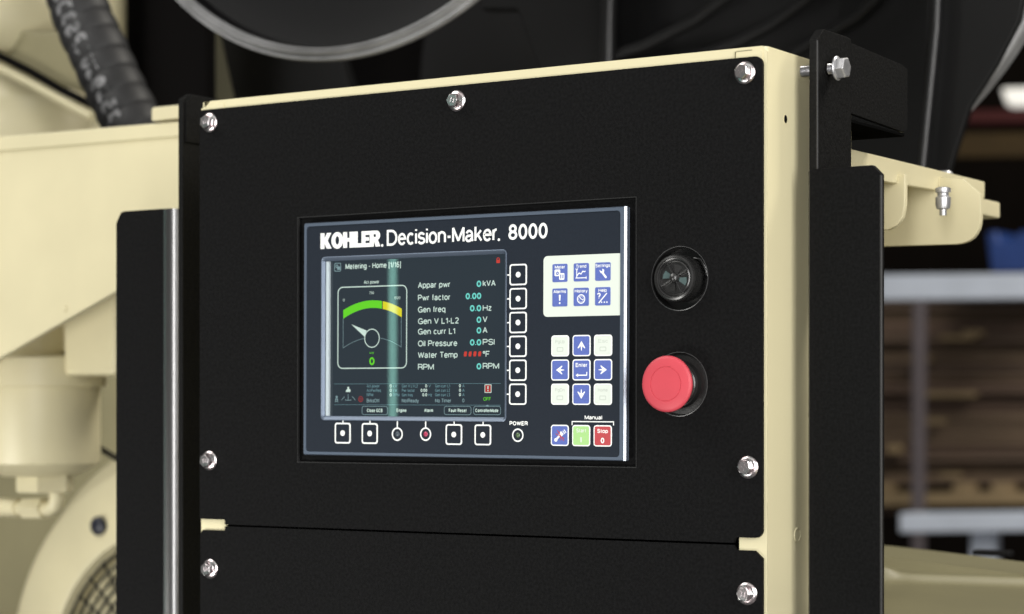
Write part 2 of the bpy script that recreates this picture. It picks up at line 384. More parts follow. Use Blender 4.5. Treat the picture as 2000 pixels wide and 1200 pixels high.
# cover panels
xl = pl(390, 500)[0]; xr = pl(1489, 600)[0]
zt = (pl(390, 216)[1]+pl(1468, 111)[1])/2
zb = ztab1; rC = .006
def arc(cx, cy, r, a0, a1, n=6): return [(cx+r*math.cos(math.radians(a0+(a1-a0)*k/n)), cy+r*math.sin(math.radians(a0+(a1-a0)*k/n))) for k in range(n+1)]
zmid = (pl(440, 1029)[1]+pl(1430, 1055.5)[1])/2
H1 = pl(1327.2, 544.2); H2 = pl(1326, 750.7); RH = .0241
ct = (pl(580, 425)[1]+pl(1243, 383)[1])/2; cb = (pl(583, 906)[1]+pl(1243, 912)[1])/2
cl = pl(580, 600)[0]; cr = pl(1243, 600)[0]
xi0 = xt0+.001; xi1 = xt1-.001
upper = [(xl, zb), (xi0, zb), (xi0, zmid), (xi1-.002, zmid), (xi1, zb)]+arc(xr-rC, zb+rC, rC, -90, 0)+arc(xr-rC, zt-rC, rC, 0, 90)+[(xl+.002, zt), (xl, zt-.0015)]
mk('cover_panel', prism([upper, [(cl, cb), (cl, ct), (cr, ct), (cr, cb)], circ(*H1, RH, 64), circ(*H2, RH, 64)], -.0028, 0), 'black_powder', cab, M=PF, smooth=20, label='upper black cover with the display cut-out and two round holes')
lower = [(xl, .6), (xr, .6), (xr, ztab0-.0055), (xr-.0062, ztab0), (xi1, ztab0), (xi1-.002, zmid-.0016), (xi0, zmid-.0016), (xi0, ztab0), (xl+.0030, ztab0), (xl+.0005, ztab0-.0040)]
mk('cover_panel', prism([lower], -.0028, -.0002), 'black_powder', cab, M=PF, smooth=20, label='lower black cover below the gap')
mk('display_backplate', prism([[(cl-.006, cb-.006), (cr+.006, cb-.006), (cr+.006, ct+.006), (cl-.006, ct+.006)]], -.0056, -.0046), 'black_powder', cab, M=PF)
# thin folded edge of the cut-out
mk('cutout_edge', prism([[(cl, cb), (cr, cb), (cr, ct), (cl, ct)], [(cl+.0007, cb+.0007), (cr-.0007, cb+.0007), (cr-.0007, ct-.0007), (cl+.0007, ct-.0007)]], -.003, -.0003), 'edge_soft', cab, M=PF)

# bolts with flange, hex head and raised head marks: one kind, copied
def hexloop(r, n=6, a0=.2): return [(r*math.cos(2*PI*k/n+a0), r*math.sin(2*PI*k/n+a0)) for k in range(n)]
def hexhead(r, z0, z1, ch):
    lo = hexloop(r); hi = hexloop(r)
    v = [(x, y, z0) for x, y in lo]+[(x, y, z1-ch) for x, y in lo]+[(x*.86, y*.86, z1) for x, y in lo]
    f = []
    for j in (0, 6):
        for i in range(6): f.append((j+i, j+(i+1) % 6, j+6+(i+1) % 6, j+6+i))
    f.append((12, 13, 14, 15, 16, 17)); f.append((5, 4, 3, 2, 1, 0)); return v, f
def raw(name, vf, m, sm=25, bev=0):
    v, f = vf; me = bpy.data.meshes.new(name); me.from_pydata([tuple(p) for p in v], [], f)
    bm = bmesh.new(); bm.from_mesh(me); bmesh.ops.recalc_face_normals(bm, faces=bm.faces)
    if bev:
        bmesh.ops.bevel(bm, geom=[e for e in bm.edges if e.calc_face_angle(0) > .4], offset=bev, segments=2, affect='EDGES')
    bm.to_mesh(me); bm.free()
    me.materials.append(MATS[m]); me.polygons.foreach_set('use_smooth', [True]*len(me.polygons)); me.set_sharp_from_angle(angle=math.radians(sm)); return me
m_fl = raw('bolt', lathe([(.0001, .0), (.0082, 0), (.0084, .0007), (.0080, .0012), (.0062, .0021), (.0001, .0024)], 40), 'zinc', 30)
m_hd = raw('hex_head', hexhead(.0058, .0015, .0072, .0007), 'zinc', 25, .00025)
mv, mf = join(prism([[(-.0017, -.0018), (-.0009, -.0018), (-.0009, .0018), (-.0017, .0018)]], .0071, .00745),
              prism([[(.0009, -.0018), (.0017, -.0018), (.0017, .0018), (.0009, .0018)]], .0071, .00745),
              prism([[(-.0009, -.0004), (.0009, -.0004), (.0009, .0004), (-.0009, .0004)]], .0071, .0074))
m_mk = raw('head_mark', (mv, mf), 'zinc', 25)
def bolt(px, py, rot):
    p = onY(px, py, 0)
    o = bpy.data.objects.new('bolt', m_fl); link(o); o.parent = cab
    o.matrix_basis = INV[cab] @ frameY(p.x, 0, p.z, rot)
    for n_, me in (('hex_head', m_hd), ('head_mark', m_mk)):
        c = bpy.data.objects.new(n_, me); link(c); c.parent = o
for (px, py, rt) in ((409.5, 240, .2), (892, 197.5, -.3), (1455, 142.5, .5), (409, 900, .1), (1461, 913, .7), (411, 1111.5, .3), (1459, 1160, -.2)):
    bolt(px, py, rt)

# ------------------------------------------------------------------ controller display
ROLL = -.0047; YF = -.0030
O = (onY(593.5, 435.7, YF)+onY(1229, 900.4, YF))/2
KF = frameY(O.x, YF, O.z, ROLL)
con = thing('controller_display', 'blue-grey framed generator controller with lit screen and rows of keys', 'control panel', M=KF)
KI = KF.inverted()
def L(px, py, dz=0):
    p = KI @ onY(px, py, YF-dz); return (p.x, p.y)
def K(name, vf, m, parent=con, **kw): return mk(name, vf, m, parent, M=KF, **kw)
x0 = L(593.5, 650)[0]; x1 = L(1222.5, 650)[0]
y1 = (L(593.5, 435.7)[1]+L(1222, 403.6)[1])/2; y0 = (L(593.5, 889.3)[1]+L(1222, 900.4)[1])/2
mx0 = L(599, 650)[0]; mx1 = L(1211.7, 650)[0]; my1 = (L(603, 442.5)[1]+L(1206, 412)[1])/2; my0 = (L(603, 883.5)[1]+L(1206, 892)[1])/2
W = x1-x0; H = y1-y0
# screen window rect
sx0 = L(643.3, 650)[0]; sx1 = L(982.7, 650)[0]; sy1 = (L(643, 511.5)[1]+L(982.7, 495.7)[1])/2; sy0 = (L(643, 811.7)[1]+L(983, 813.7)[1])/2
fx0 = L(627.8, 650)[0]; fx1 = L(990, 650)[0]; fy1 = (L(628, 503)[1]+L(990, 486.5)[1])/2; fy0 = (L(628, 821.5)[1]+L(990, 823.7)[1])/2
def rect(a, b, c, d, r=.0015): return rr((a+b)/2, (c+d)/2, b-a, d-c, r)
# bezel: loft of nested rounded rects = chamfered outer frame
def loft(loops, close0=False, close1=False):
    n = len(loops[0]); v = [p for lp in loops for p in lp]; f = []
    for i in range(len(loops)-1):
        for k in range(n):
            f.append((i*n+k, i*n+(k+1) % n, (i+1)*n+(k+1) % n, (i+1)*n+k))
    if close1: f.append(tuple((len(loops)-1)*n+k for k in range(n)))
    return v, f
def z3(lp, z): return [(x, y, z) for x, y in lp]
chx = x1-.0015
K('frame', loft([z3(rect(x0, x1, y0, y1, .0012), -.0052), z3(rect(x0, x1, y0, y1, .0012), -.0009), z3(rect(x0+.0007, chx, y0+.0007, y1-.0007, .0012), .0007),
                z3(rect(mx0, mx1, my0, my1, .003), .0007), z3(rect(mx0, mx1, my0, my1, .003), -.0002)]), 'frame_grey', smooth=25)
K('membrane', prism([rect(mx0-.0002, mx1+.0002, my0-.0002, my1+.0002, .003), rect(fx0+.0008, fx1-.0008, fy0+.0008, fy1-.0008, .003)], -.0012, 0), 'membrane', smooth=20)
wx0 = sx0-.0015; wx1 = sx1+.0008; wy1 = sy1+.0002; wy0 = sy0-.001
K('screen_surround', loft([z3(rect(fx0, fx1, fy0, fy1, .0035), .00005), z3(rect(fx0, fx1, fy0, fy1, .0035), .0007), z3(rect(fx0+.0006, fx1-.0006, fy0+.0006, fy1-.0006, .0032), .0009),
                z3(rect(fx0+.0014, fx1-.0014, fy0+.0014, fy1-.0014, .0028), .0005), z3(rect(fx0+.0028, fx1-.0028, fy0+.0034, fy1-.0034, .0006), -.0012), z3(rect(fx0+.0030, fx1-.0030, fy0+.0036, fy1-.0036, .0005), -.0062)]), 'frame_grey', smooth=25)
ZS = -.0045
tx0 = L(636.6, 650, -.0020)[0]; tx1 = L(642.4, 650, -.0020)[0]
K('recess_glint', prism([[(tx0, fy0+.0036), (tx1, fy0+.0036), (tx1, fy1-.0036), (tx0, fy1-.0036)]], ZS, -.0016), 'glint_pale', bevel=.0005)  # pale strip standing in for light reflected by the recess wall
_v, _f = prism([[(chx-.0002, .0004), (chx-.0002, .0009), (chx+.0003, .0010), (x1+.0003, .0010-(x1-chx)), (x1+.0003, -.0026), (x1-.0006, -.0026)]], y0+.0002, y1-.0002)
K('edge_strip', ([Vector((p[0], p[2], p[1])) for p in _v], _f), 'aluminium', smooth=20)
sc = K('screen', prism([rect(fx0+.0026, fx1-.0026, fy0+.003, fy1-.003, .0006)], ZS-.0008, ZS), 'screen_back', smooth=20)
def LS(px, py): return L(px, py, ZS)
def st(s, pa, pb, yb, h, m, bold=.0, parent=None, name='screen_text'):
    """screen text: left px, right px, baseline py (at left), cap height px"""
    a = LS(pa, yb); b = LS(pb, yb); k = 1/FPX*onY_t((pa+pb)/2)
    return text(s, a[0], b[0], a[1], h*k, ZS+.00006, bold)
def onY_t(px): 
    u = (px-1000)/FPX; return (YF-CAM[1])/(FW[1]+RT[1]*u)
ks = lambda px: onY_t(px)/FPX
def mm(px): return ks(px)          # metres per vertical pixel
# header
K('title_text', st('Metering - Home [1/16]', 675, 783, 526.6, 11.2, 0, .018), 'screen_white', sc)
a = LS(659.5, 522.3); k = mm(660)
K('page_icon', flats([[rr(*a, 15.5*k*1.05, 17*k, 3*k), rr(*a, 13*k*1.05, 14.5*k, 2.2*k)], [rr(a[0]-2*k, a[1]+2*k, 6*k, 6*k, k), rr(a[0]-2*k, a[1]+2*k, 3*k, 3*k, .5*k)], [rr(a[0]+2.5*k, a[1]-2*k, 7*k, 6.5*k, k)]], ZS, ZS+.00006), 'screen_line', sc)
a = LS(973, 509.5); k = mm(973)
K('lock_icon', flats([[rr(a[0], a[1]-1.4*k, 8*k, 6.4*k, .8*k), circ(a[0], a[1]-1.4*k, 1.2*k, 10)], [circ(a[0], a[1]+2*k, 3.8*k, 16, 4.4*k), circ(a[0], a[1]+2*k, 2.4*k, 16, 3*k)]], ZS, ZS+.00006), 'screen_red', sc)
rows = [('Appar pwr', 879, 563.4, '0', 931, 561, 'kVA', 968, 559.7), ('Pwr factor', 879, 588, '0.00', 909.6, 585.2, None, 0, 0),
        ('Gen freq', 870, 611.2, '0.0', 918, 608.8, 'Hz', 960, 607.8), ('Gen V L1-L2', 896, 633.8, '0', 931, 631.2, 'V', 952, 630),
        ('Gen curr L1', 889, 654, '0', 931, 651.9, 'A', 952, 651), ('Oil Pressure', 893.3, 677.3, '0.0', 918, 675.4, 'PSI', 966, 674.4),
        ('Water Temp', 894, 699.8, '####', 906, 698, '°F', 956, 697.8), ('RPM', 847.5, 723, '0', 931, 722, 'RPM', 975, 721.3)]
for (a_, xa, ya, b_, xb, yb, c_, xc, yc) in rows:
    K('readout_name', st(a_, 816.5, xa, ya, 11.9, 0, .016), 'screen_white', sc)
    K('readout_value', st(b_, xb, 940, yb, 12.4, 0, .055), 'screen_red' if '#' in b_ else 'screen_teal', sc)
    if c_: K('readout_unit', st(c_, 943, xc, yc, 12, 0, .016), 'screen_white', sc)
# gauge
def lp(pts): return [LS(*p) for p in pts]
gx0 = LS(659.3, 640)[0]; gx1 = LS(795, 640)[0]; gy1 = (LS(659, 561)[1]+LS(795, 556.3)[1])/2; gy0 = (LS(659, 721)[1]+LS(795, 719.8)[1])/2; k = mm(726)
K('gauge_border', prism([rect(gx0, gx1, gy0, gy1, 12*k), rect(gx0+2*k, gx1-2*k, gy0+2*k, gy1-2*k, 10*k)], ZS, ZS+.00006), 'screen_white', sc)
K('gauge_title', st('Act power', 711, 740.5, 555, 7, 0, .01), 'screen_white', sc)
for (s_, pa, pb, yb) in (('0', 670, 673.5, 589), ('750', 721.5, 730.5, 575), ('1500', 770, 782, 585)):
    K('gauge_scale_text', st(s_, pa, pb, yb, 5.2, 0, 0), 'screen_white', sc)
gcx = LS(727, 640)[0]; xa = LS(670, 640)[0]; xb = LS(784, 640)[0]
yo_e = LS(670, 606.2)[1]; yo_c = LS(727, 587)[1]; yi_e = LS(670, 622.8)[1]; yi_c = LS(727, 601.7)[1]; yb_e = LS(670, 680)[1]; yb_c = LS(727, 659.5)[1]
def yo(t): return yo_c+(yo_e-yo_c)*t*t
def yi(t): return yi_c+(yi_e-yi_c)*t*t
def yb_(t): return yb_c+(yb_e-yb_c)*t*t
def X(t): return gcx+(xb-xa)/2*t
def band(t0, t1, fo, fi, n=12):
    T = [t0+(t1-t0)*i/n for i in range(n+1)]
    return [(X(t), fo(t)) for t in T]+[(X(t), fi(t)) for t in reversed(T)]
K('gauge_band', prism([band(-1, .33, yo, yi)], ZS, ZS+.00006), 'screen_green', sc)
K('gauge_band', prism([band(.36, 1, yo, yi)], ZS, ZS+.00006), 'screen_yellow', sc)
dw = .7*k
K('gauge_outline', flats([[seg(xa+dw/2, yi_e, xa+dw/2, yb_e, dw)], [seg(xb-dw/2, yi_e, xb-dw/2, yb_e, dw)], [band(-1, -.27, lambda t: yb_(t)+dw/2, lambda t: yb_(t)-dw/2)], [band(.27, 1, lambda t: yb_(t)+dw/2, lambda t: yb_(t)-dw/2)]], ZS, ZS+.00006), 'screen_line', sc)
hc = LS(726.5, 661); hr = 18.6*k
K('gauge_hub', prism([circ(*hc, hr, 40), circ(*hc, hr-1.7*k, 40)], ZS, ZS+.00007), 'screen_white', sc)
K('gauge_needle', prism([lp([(686.5, 634), (716, 646), (711.5, 657.5)])], ZS, ZS+.00006), 'screen_white', sc)
K('gauge_unit', st('kW', 722.5, 730.5, 692, 4.6, 0, 0), 'screen_green', sc)
K('gauge_value', st('0', 721.5, 731.6, 713.6, 15.6, 0, .05), 'screen_green', sc)
# status bar
ya = LS(655, 750.6)[1]; yb2 = LS(655, 791)[1]; xs0 = LS(653, 750)[0]; xs1 = LS(978, 750)[0]
K('divider_line', flats([[[(xs0, ya), (xs1, ya), (xs1, ya+.7*k), (xs0, ya+.7*k)]], [[(xs0, yb2), (xs1, yb2), (xs1, yb2+.7*k), (xs0, yb2+.7*k)]]], ZS, ZS+.00006), 'screen_dim', sc)
cells = [(716.5, 741, 'Act power', 757.4, 0), (716.5, 744, 'ActPwrReq', 766, 0), (716.5, 729, 'RPM', 774.7, 0),
         (785, 816, 'Gen V L1-L2', 757.4, 0), (785, 810, 'Pwr factor', 766, 0), (785, 806, 'Gen freq', 774.7, 0),
         (850, 879, 'Gen curr L1', 757.2, 0), (850, 879, 'Gen curr L2', 765.8, 0), (850, 879, 'Gen curr L3', 774.5, 0),
         (768, 776, 'kW', 757.4, 0), (768, 776, 'kW', 766, 0), (768, 780, 'RPM', 774.7, 0), (837, 841.5, 'V', 757.2, 0), (837, 844, 'Hz', 774.6, 0),
         (903, 907.5, 'A', 757, 0), (903, 907.5, 'A', 765.7, 0), (903, 907.5, 'A', 774.4, 0)]
for (pa, pb, s_, yb, _) in cells: K('status_text', st(s_, pa, pb, yb, 6.2, 0, .01), 'screen_dim', sc)
for (pa, pb, s_, yb) in ((761.3, 765.2, '0', 757.4), (761.3, 765.2, '0', 766), (761.3, 765.2, '0', 774.7), (830.6, 834.4, '0', 757.2), (821.7, 834.4, '0.00', 765.8),
                         (825, 834.4, '0.0', 774.6), (896.6, 900.4, '0', 757), (896.6, 900.4, '0', 765.7), (896.6, 900.4, '0', 774.4)):
    K('status_value', st(s_, pa, pb, yb, 6.4, 0, .04), 'screen_white', sc)
for (pa, pb, s_, yb) in ((716.5, 741, 'BrksOff', 786.6), (785, 818, 'NotReady', 786.6), (850, 881, 'No Timer', 786.5), (903, 907, '0', 786.3)):
    K('status_text', st(s_, pa, pb, yb, 7.6, 0, .012), 'screen_line', sc)
a = LS(953.2, 759.4); k9 = mm(953)
al = K('alarm_icon', prism([rr(*a, 14.6*k9*1.1, 16.6*k9, 1.2*k9)], ZS, ZS+.00006), 'screen_white', sc)
K('alarm_field', flats([[rr(*a, 12.2*k9*1.1, 13.8*k9, .8*k9)]], ZS+.00003, ZS+.0001), 'screen_darkred', sc)
K('alarm_mark', flats([[seg(a[0], a[1]-1.2*k9, a[0], a[1]+5*k9, 2.4*k9)], [circ(a[0], a[1]-4*k9, 1.4*k9, 12)]], ZS+.00008, ZS+.00014), 'screen_white', sc)
K('mode_text', st('OFF', 944.2, 958.6, 783, 7, 0, .01), 'screen_green', sc)
a = LS(952, 792.3)
K('mode_arrow', prism([[(a[0]-4*k9, a[1]-1.5*k9), (a[0]+4*k9, a[1]-1.5*k9), (a[0], a[1]+1.8*k9)]], ZS, ZS+.00006), 'screen_line', sc)
for (pa, pb, ta, tb, s_) in ((706.8, 757.3, 716.7, 747.3, 'Close GCB'), (867.3, 920.4, 876.7, 911, 'Fault Reset'), (924.8, 978.2, 928.5, 973.4, 'ControllerMode')):
    A = LS(pa, 802); B = LS(pb, 802); kk = mm((pa+pb)/2); c = (A[0]+B[0])/2
    K('soft_label_border', prism([rr(c, A[1], B[0]-A[0], 17.2*kk, 5*kk), rr(c, A[1], B[0]-A[0]-1.8*kk, 15.4*kk, 4.2*kk)], ZS, ZS+.00006), 'screen_line', sc)
    K('soft_label_text', st(s_, ta, tb, 805.4, 7, 0, .04), 'screen_white', sc)
for (ta, tb, s_) in ((774.6, 794, 'Engine'), (828.8, 846, 'Alarm')): K('soft_label_text', st(s_, ta, tb, 805.2, 7, 0, .04), 'screen_white', sc)
# single line diagram icons
k7 = mm(680); c = LS(680, 781); g = lambda dx, dy: (c[0]+dx*k7*1.1, c[1]+dy*k7)
K('breaker_diagram', flats([[seg(*g(-6.5, -1), *g(6.5, -1), 1.1*k7)], [seg(*g(0, -1), *g(0, 11), .9*k7)], [seg(*g(-15, -1), *g(-7.5, 6.5), .9*k7)], [seg(*g(16, -1), *g(9, 6.5), .9*k7)], [seg(*g(-6, -1), *g(-6, 1), .8*k7)], [seg(*g(6, -1), *g(6, 1), .8*k7)]], ZS, ZS+.00006), 'screen_line', sc)
c = LS(680, 761)
K('hand_icon', flats([[[g(-5, -5), g(5, -5), g(5, 0), g(2, 1), g(2, 5), g(-1.5, 5), g(-1.5, 1), g(-5, -2)]]], ZS, ZS+.00006), 'screen_white', sc)
c = LS(657.5, 780)
K('mains_icon', flats([[circ(*g(0, 4.5), 2.4*k7, 10)], [rr(*g(0, -.2), 7*k7, 1.4*k7, .4*k7)], [seg(*g(-3, -6), *g(-1, 3), 1.1*k7)], [seg(*g(3, -6), *g(1, 3), 1.1*k7)], [rr(*g(0, -4), 7*k7, 1.4*k7, .4*k7)]], ZS, ZS+.00006), 'screen_line', sc)
c = LS(704.5, 780)
K('generator_icon', flats([[circ(c[0], c[1], 5.5*k7, 24), circ(c[0], c[1], 4.6*k7, 24)], [circ(c[0], c[1], 2.6*k7, 16), circ(c[0], c[1], 1.7*k7, 16)]], ZS, ZS+.00006), 'screen_darkred', sc)

# printed membrane: brand line
ZM = .00004
def pt(s, pa, pb, yb, h, bold=0, gap=None): 
    a = L(pa, yb); b = L(pb, yb); return text(s, a[0], b[0], a[1], h*mm((pa+pb)/2), .00001, bold, ZM, gap)
LT = {'K': (.80, [[(0, 0), (.29, 0), (.29, .34), (.46, 0), (.81, 0), (.52, .52), (.79, 1), (.47, 1), (.29, .66), (.29, 1), (0, 1)]]),
      'O': (.84, None), 'H': (.76, [[(0, 0), (.29, 0), (.29, .38), (.46, .38), (.46, 0), (.75, 0), (.75, 1), (.46, 1), (.46, .62), (.29, .62), (.29, 1), (0, 1)]]),
      'L': (.56, [[(0, 0), (.55, 0), (.55, .25), (.29, .25), (.29, 1), (0, 1)]]),
      'E': (.58, [[(0, 0), (.57, 0), (.57, .24), (.28, .24), (.28, .39), (.53, .39), (.53, .61), (.28, .61), (.28, .76), (.57, .76), (.57, 1), (0, 1)]]),
      'R': (.76, [[(0, 0), (.29, 0), (.29, .36), (.43, 0), (.76, 0), (.58, .42), (.68, .5), (.73, .6), (.74, .72), (.70, .87), (.60, .97), (.50, 1), (0, 1)], [(.28, .60), (.38, .60), (.43, .63), (.45, .69), (.43, .76), (.38, .79), (.28, .79)]])}
word = 'KOHLER'; tw = sum(LT[c_][0] for c_ in word)
A = L(626, 486.7); B = L(743, 482); hh = 30.8*mm(685); x = A[0]; sw = (B[0]-A[0])/tw; i = 0
for ch in word:
    wd, loops = LT[ch]
    if ch == 'O': loops = [circ(.42, .5, .425, 40, .53), circ(.42, .5, .135, 28, .27)]
    lg = [[(x+(px_)*sw, A[1]+py_*hh) for px_, py_ in l_] for l_ in loops]
    K('logo_letter', prism(lg, .00001, ZM+i*4e-6), 'print_white'); x += wd*sw; i += 1
K('logo_dot', prism([circ(*L(746.5, 479.8), 2.6*mm(746), 16)], .00001, ZM), 'print_white')
K('brand_text', pt('Decision-Maker', 755.5, 970, 480.7, 31.6, .010, .05), 'print_white')
K('logo_dot', prism([circ(*L(974.3, 468.6), 2.8*mm(974), 16)], .00001, ZM), 'print_white')
K('model_number', pt('8000', 993, 1069.5, 469.2, 30.6, .024, .085), 'print_white')
# generic key builder
colR = L(1012.2, 640)[0]; kR = mm(1012)
def outline_key(cx, cy, wv, hv, k, tick):
    o = K('soft_key', prism([rr(cx, cy, wv-2.5*k, hv-2.5*k, 4.2*k)], .00001, .0004), 'membrane', bevel=.0002)
    K('key_border', prism([rr(cx, cy, wv, hv, 5.5*k), rr(cx, cy, wv-5.6*k, hv-5.6*k, 3.6*k)], .00002, .00046), 'print_white', o)
    K('key_dot', prism([circ(cx, cy, 5.5*k, 24)], .00038, .00046), 'print_white', o)
    x_, y_, x2, y2 = tick
    K('lead_line', prism([seg(x_, y_, x2, y2, 2.6*k)], .00001, .00005), 'print_white')
for py in (536.8, 583.7, 630.3, 676.8, 723.5, 770.3):
    cy = L(1012.2, py)[1]
    outline_key(colR, cy, 40*kR, 41.5*kR, kR, (fx1+.0001, cy, colR-19.5*kR, cy))
rowB = L(720, 847)[1]
for px in (669.8, 722.6, 886.9, 943.5):
    k = mm(px); cx = L(px, 847)[0]
    outline_key(cx, rowB, 38.5*k, 40.5*k, k, (cx, fy0-.0001, cx, rowB+19.6*k))
for px, mt, lb in ((776, 'led_off', 'unlit grey indicator'), (831.3, 'led_red', 'dark red indicator'), (1012.2, 'led_green', 'dark green power indicator')):
    k = mm(px); c = L(px, 848.3) if px < 1000 else (colR, L(1012, 850.4)[1])
    o = K('indicator_light', lathe([(.0001, .0006), (3*k, .0005), (4.6*k, .0001), (5*k, 0)], 24), mt, label=lb)
    for v_ in o.data.vertices: pass
    # move to place
    o.data.transform(Matrix.Translation((c[0], c[1], 0)))
    K('indicator_ring', prism([circ(*c, 13.2*k, 40), circ(*c, 10.4*k, 40)], .00001, .00006), 'print_white', o)
    if px < 1000: K('lead_line', prism([seg(c[0], fy0-.0001, c[0], c[1]+12.8*k, 2.6*k)], .00001, .00005), 'print_white')
K('power_text', pt('POWER', 995.3, 1030.7, 831.3, 8.4, .05), 'print_white')
# white block with six blue icon keys
bx0 = L(1061.5, 560)[0]; by1 = (L(1061.5, 500.8)[1]+L(1211, 495)[1])/2; by0 = (L(1061.5, 619.8)[1]+L(1211, 615.8)[1])/2; rB = 9*mm(1062)
K('icon_block', prism([[(mx1, by0), (mx1, by1)]+arc(bx0+rB, by1-rB, rB, 90, 180)+arc(bx0+rB, by0+rB, rB, 180, 270)], .00001, .00008), 'key_white')
ZK = .00042
def keyface(name, cx, cy, w_, h_, r, m, border=None):
    if border:
        o = K(name, prism([rr(cx, cy, w_, h_, r)], .00002, .0003), 'print_white', bevel=.0001)
        K('key_face', prism([rr(cx, cy, w_-border*2, h_-border*2, r*.6)], .0002, .0004), m, o, bevel=.00008)
        return o
    return K(name, prism([rr(cx, cy, w_, h_, r)], .00005, .0004), m, bevel=.0001)
cols = [L(px, 560)[0] for px in (1093.9, 1135.6, 1177.7)]
r1 = L(1093.9, 533.6)[1]; r2 = L(1093.9, 581.4)[1]; k = mm(1135); wk = 34.5*k; hk = 35.5*k
SYM = {}
def T(s, cx, y, w_, h_, bold=.03): return text(s, cx-w_/2, cx+w_/2, y, h_, ZK-.00003, bold, .00006)
def sym_fl(shapes): return flats(shapes, ZK-.00003, ZK+.00002)
for (ci, cy, word_, wt) in ((0, r1, 'Meter', 23), (1, r1, 'Trend', 23), (2, r1, 'Settings', 33), (0, r2, 'Alarms', 29), (1, r2, 'History', 29), (2, r2, 'Help', 19)):
    cx = cols[ci]
    o = keyface('icon_key', cx, cy, wk, hk, 3*k, 'key_blue')
    K('key_text', T(word_, cx, cy+8.4*k, wt*k, 6.6*k, .018), 'print_white', o)
    q = lambda x_, y_: (cx+x_*k*1.12, cy+y_*k)
    if word_ == 'Meter':
        s = [[rr(*q(-5, 0.5), 13*k, 13*k, 2*k), circ(*q(-5, -.5), 3.6*k, 16)], [rr(*q(4, -7), 12*k, 13*k, 2*k), rr(*q(2, -7), 2.4*k, 8*k, .5*k), rr(*q(6.4, -7), 2.4*k, 8*k, .5*k)], [seg(*q(-6.5, 1), *q(-3.8, -2), 1.1*k)]]
    elif word_ == 'Trend':
        s = [[seg(*q(-9, -11.5), *q(-9, 6), 1.7*k)], [seg(*q(-11.5, -11), *q(10, -11), 1.7*k)], [seg(*q(-9, -7), *q(-4, -1), 1.9*k)], [seg(*q(-4, -1), *q(-.5, -4), 1.9*k)], [seg(*q(-.5, -4), *q(3.5, 2.5), 1.9*k)], [seg(*q(3.5, 2.5), *q(5.5, .5), 1.9*k)], [seg(*q(5.5, .5), *q(9, 2), 1.9*k)],
             [seg(*q(-11.3, 7.5), *q(-9, 4), 1.5*k)], [seg(*q(-6.8, 7.5), *q(-9, 4), 1.5*k)], [seg(*q(10.2, -8.6), *q(10.2, -13.2), 1.4*k)]]
    elif word_ == 'Settings':
        s = [[seg(*q(-1.5, -1), *q(6, -11), 4.2*k)], [circ(*q(6, -11), 2.3*k, 14)], [[q(-7, 3.2), q(-4, -3.2), q(2.2, -2), q(3, 3), q(-1, 5.6), q(-.5, 1.6), q(-3, .2), q(-5, 2)]]]
    elif word_ == 'Alarms':
        s = [[[q(-1.9, 3.8), q(-1.1, -6.5), q(1.1, -6.5), q(1.9, 3.8), q(1.2, 5.4), q(-1.2, 5.4)]], [circ(*q(0, -11), 1.9*k, 14)]]
    elif word_ == 'History':
        s = [[circ(*q(0, -4.2), 9.3*k, 30), circ(*q(0, -4.2), 7.4*k, 30)], [seg(*q(0, -4.2), *q(-3.5, 1), 1.6*k)], [seg(*q(0, -4.2), *q(4.8, -6), 1.4*k)]]+[[circ(cx+5.6*k*math.cos(t*PI/4), cy-4.2*k+5.6*k*math.sin(t*PI/4), .95*k, 8)] for t in range(8)]
    else:
        s = [[seg(*q(-8, -13), *q(8.5, 6), 2.2*k)], [circ(*q(-2, -11.5), 1.5*k, 10)], [circ(*q(3.4, -11.5), 1.5*k, 10)], [circ(*q(8.6, -11.5), 1.5*k, 10)]]
        K('key_text', T('?', q(-7.6, 0)[0], cy-5*k, 8*k, 12*k, .04), 'print_white', o)
    K('key_symbol', sym_fl(s), 'print_white', o)
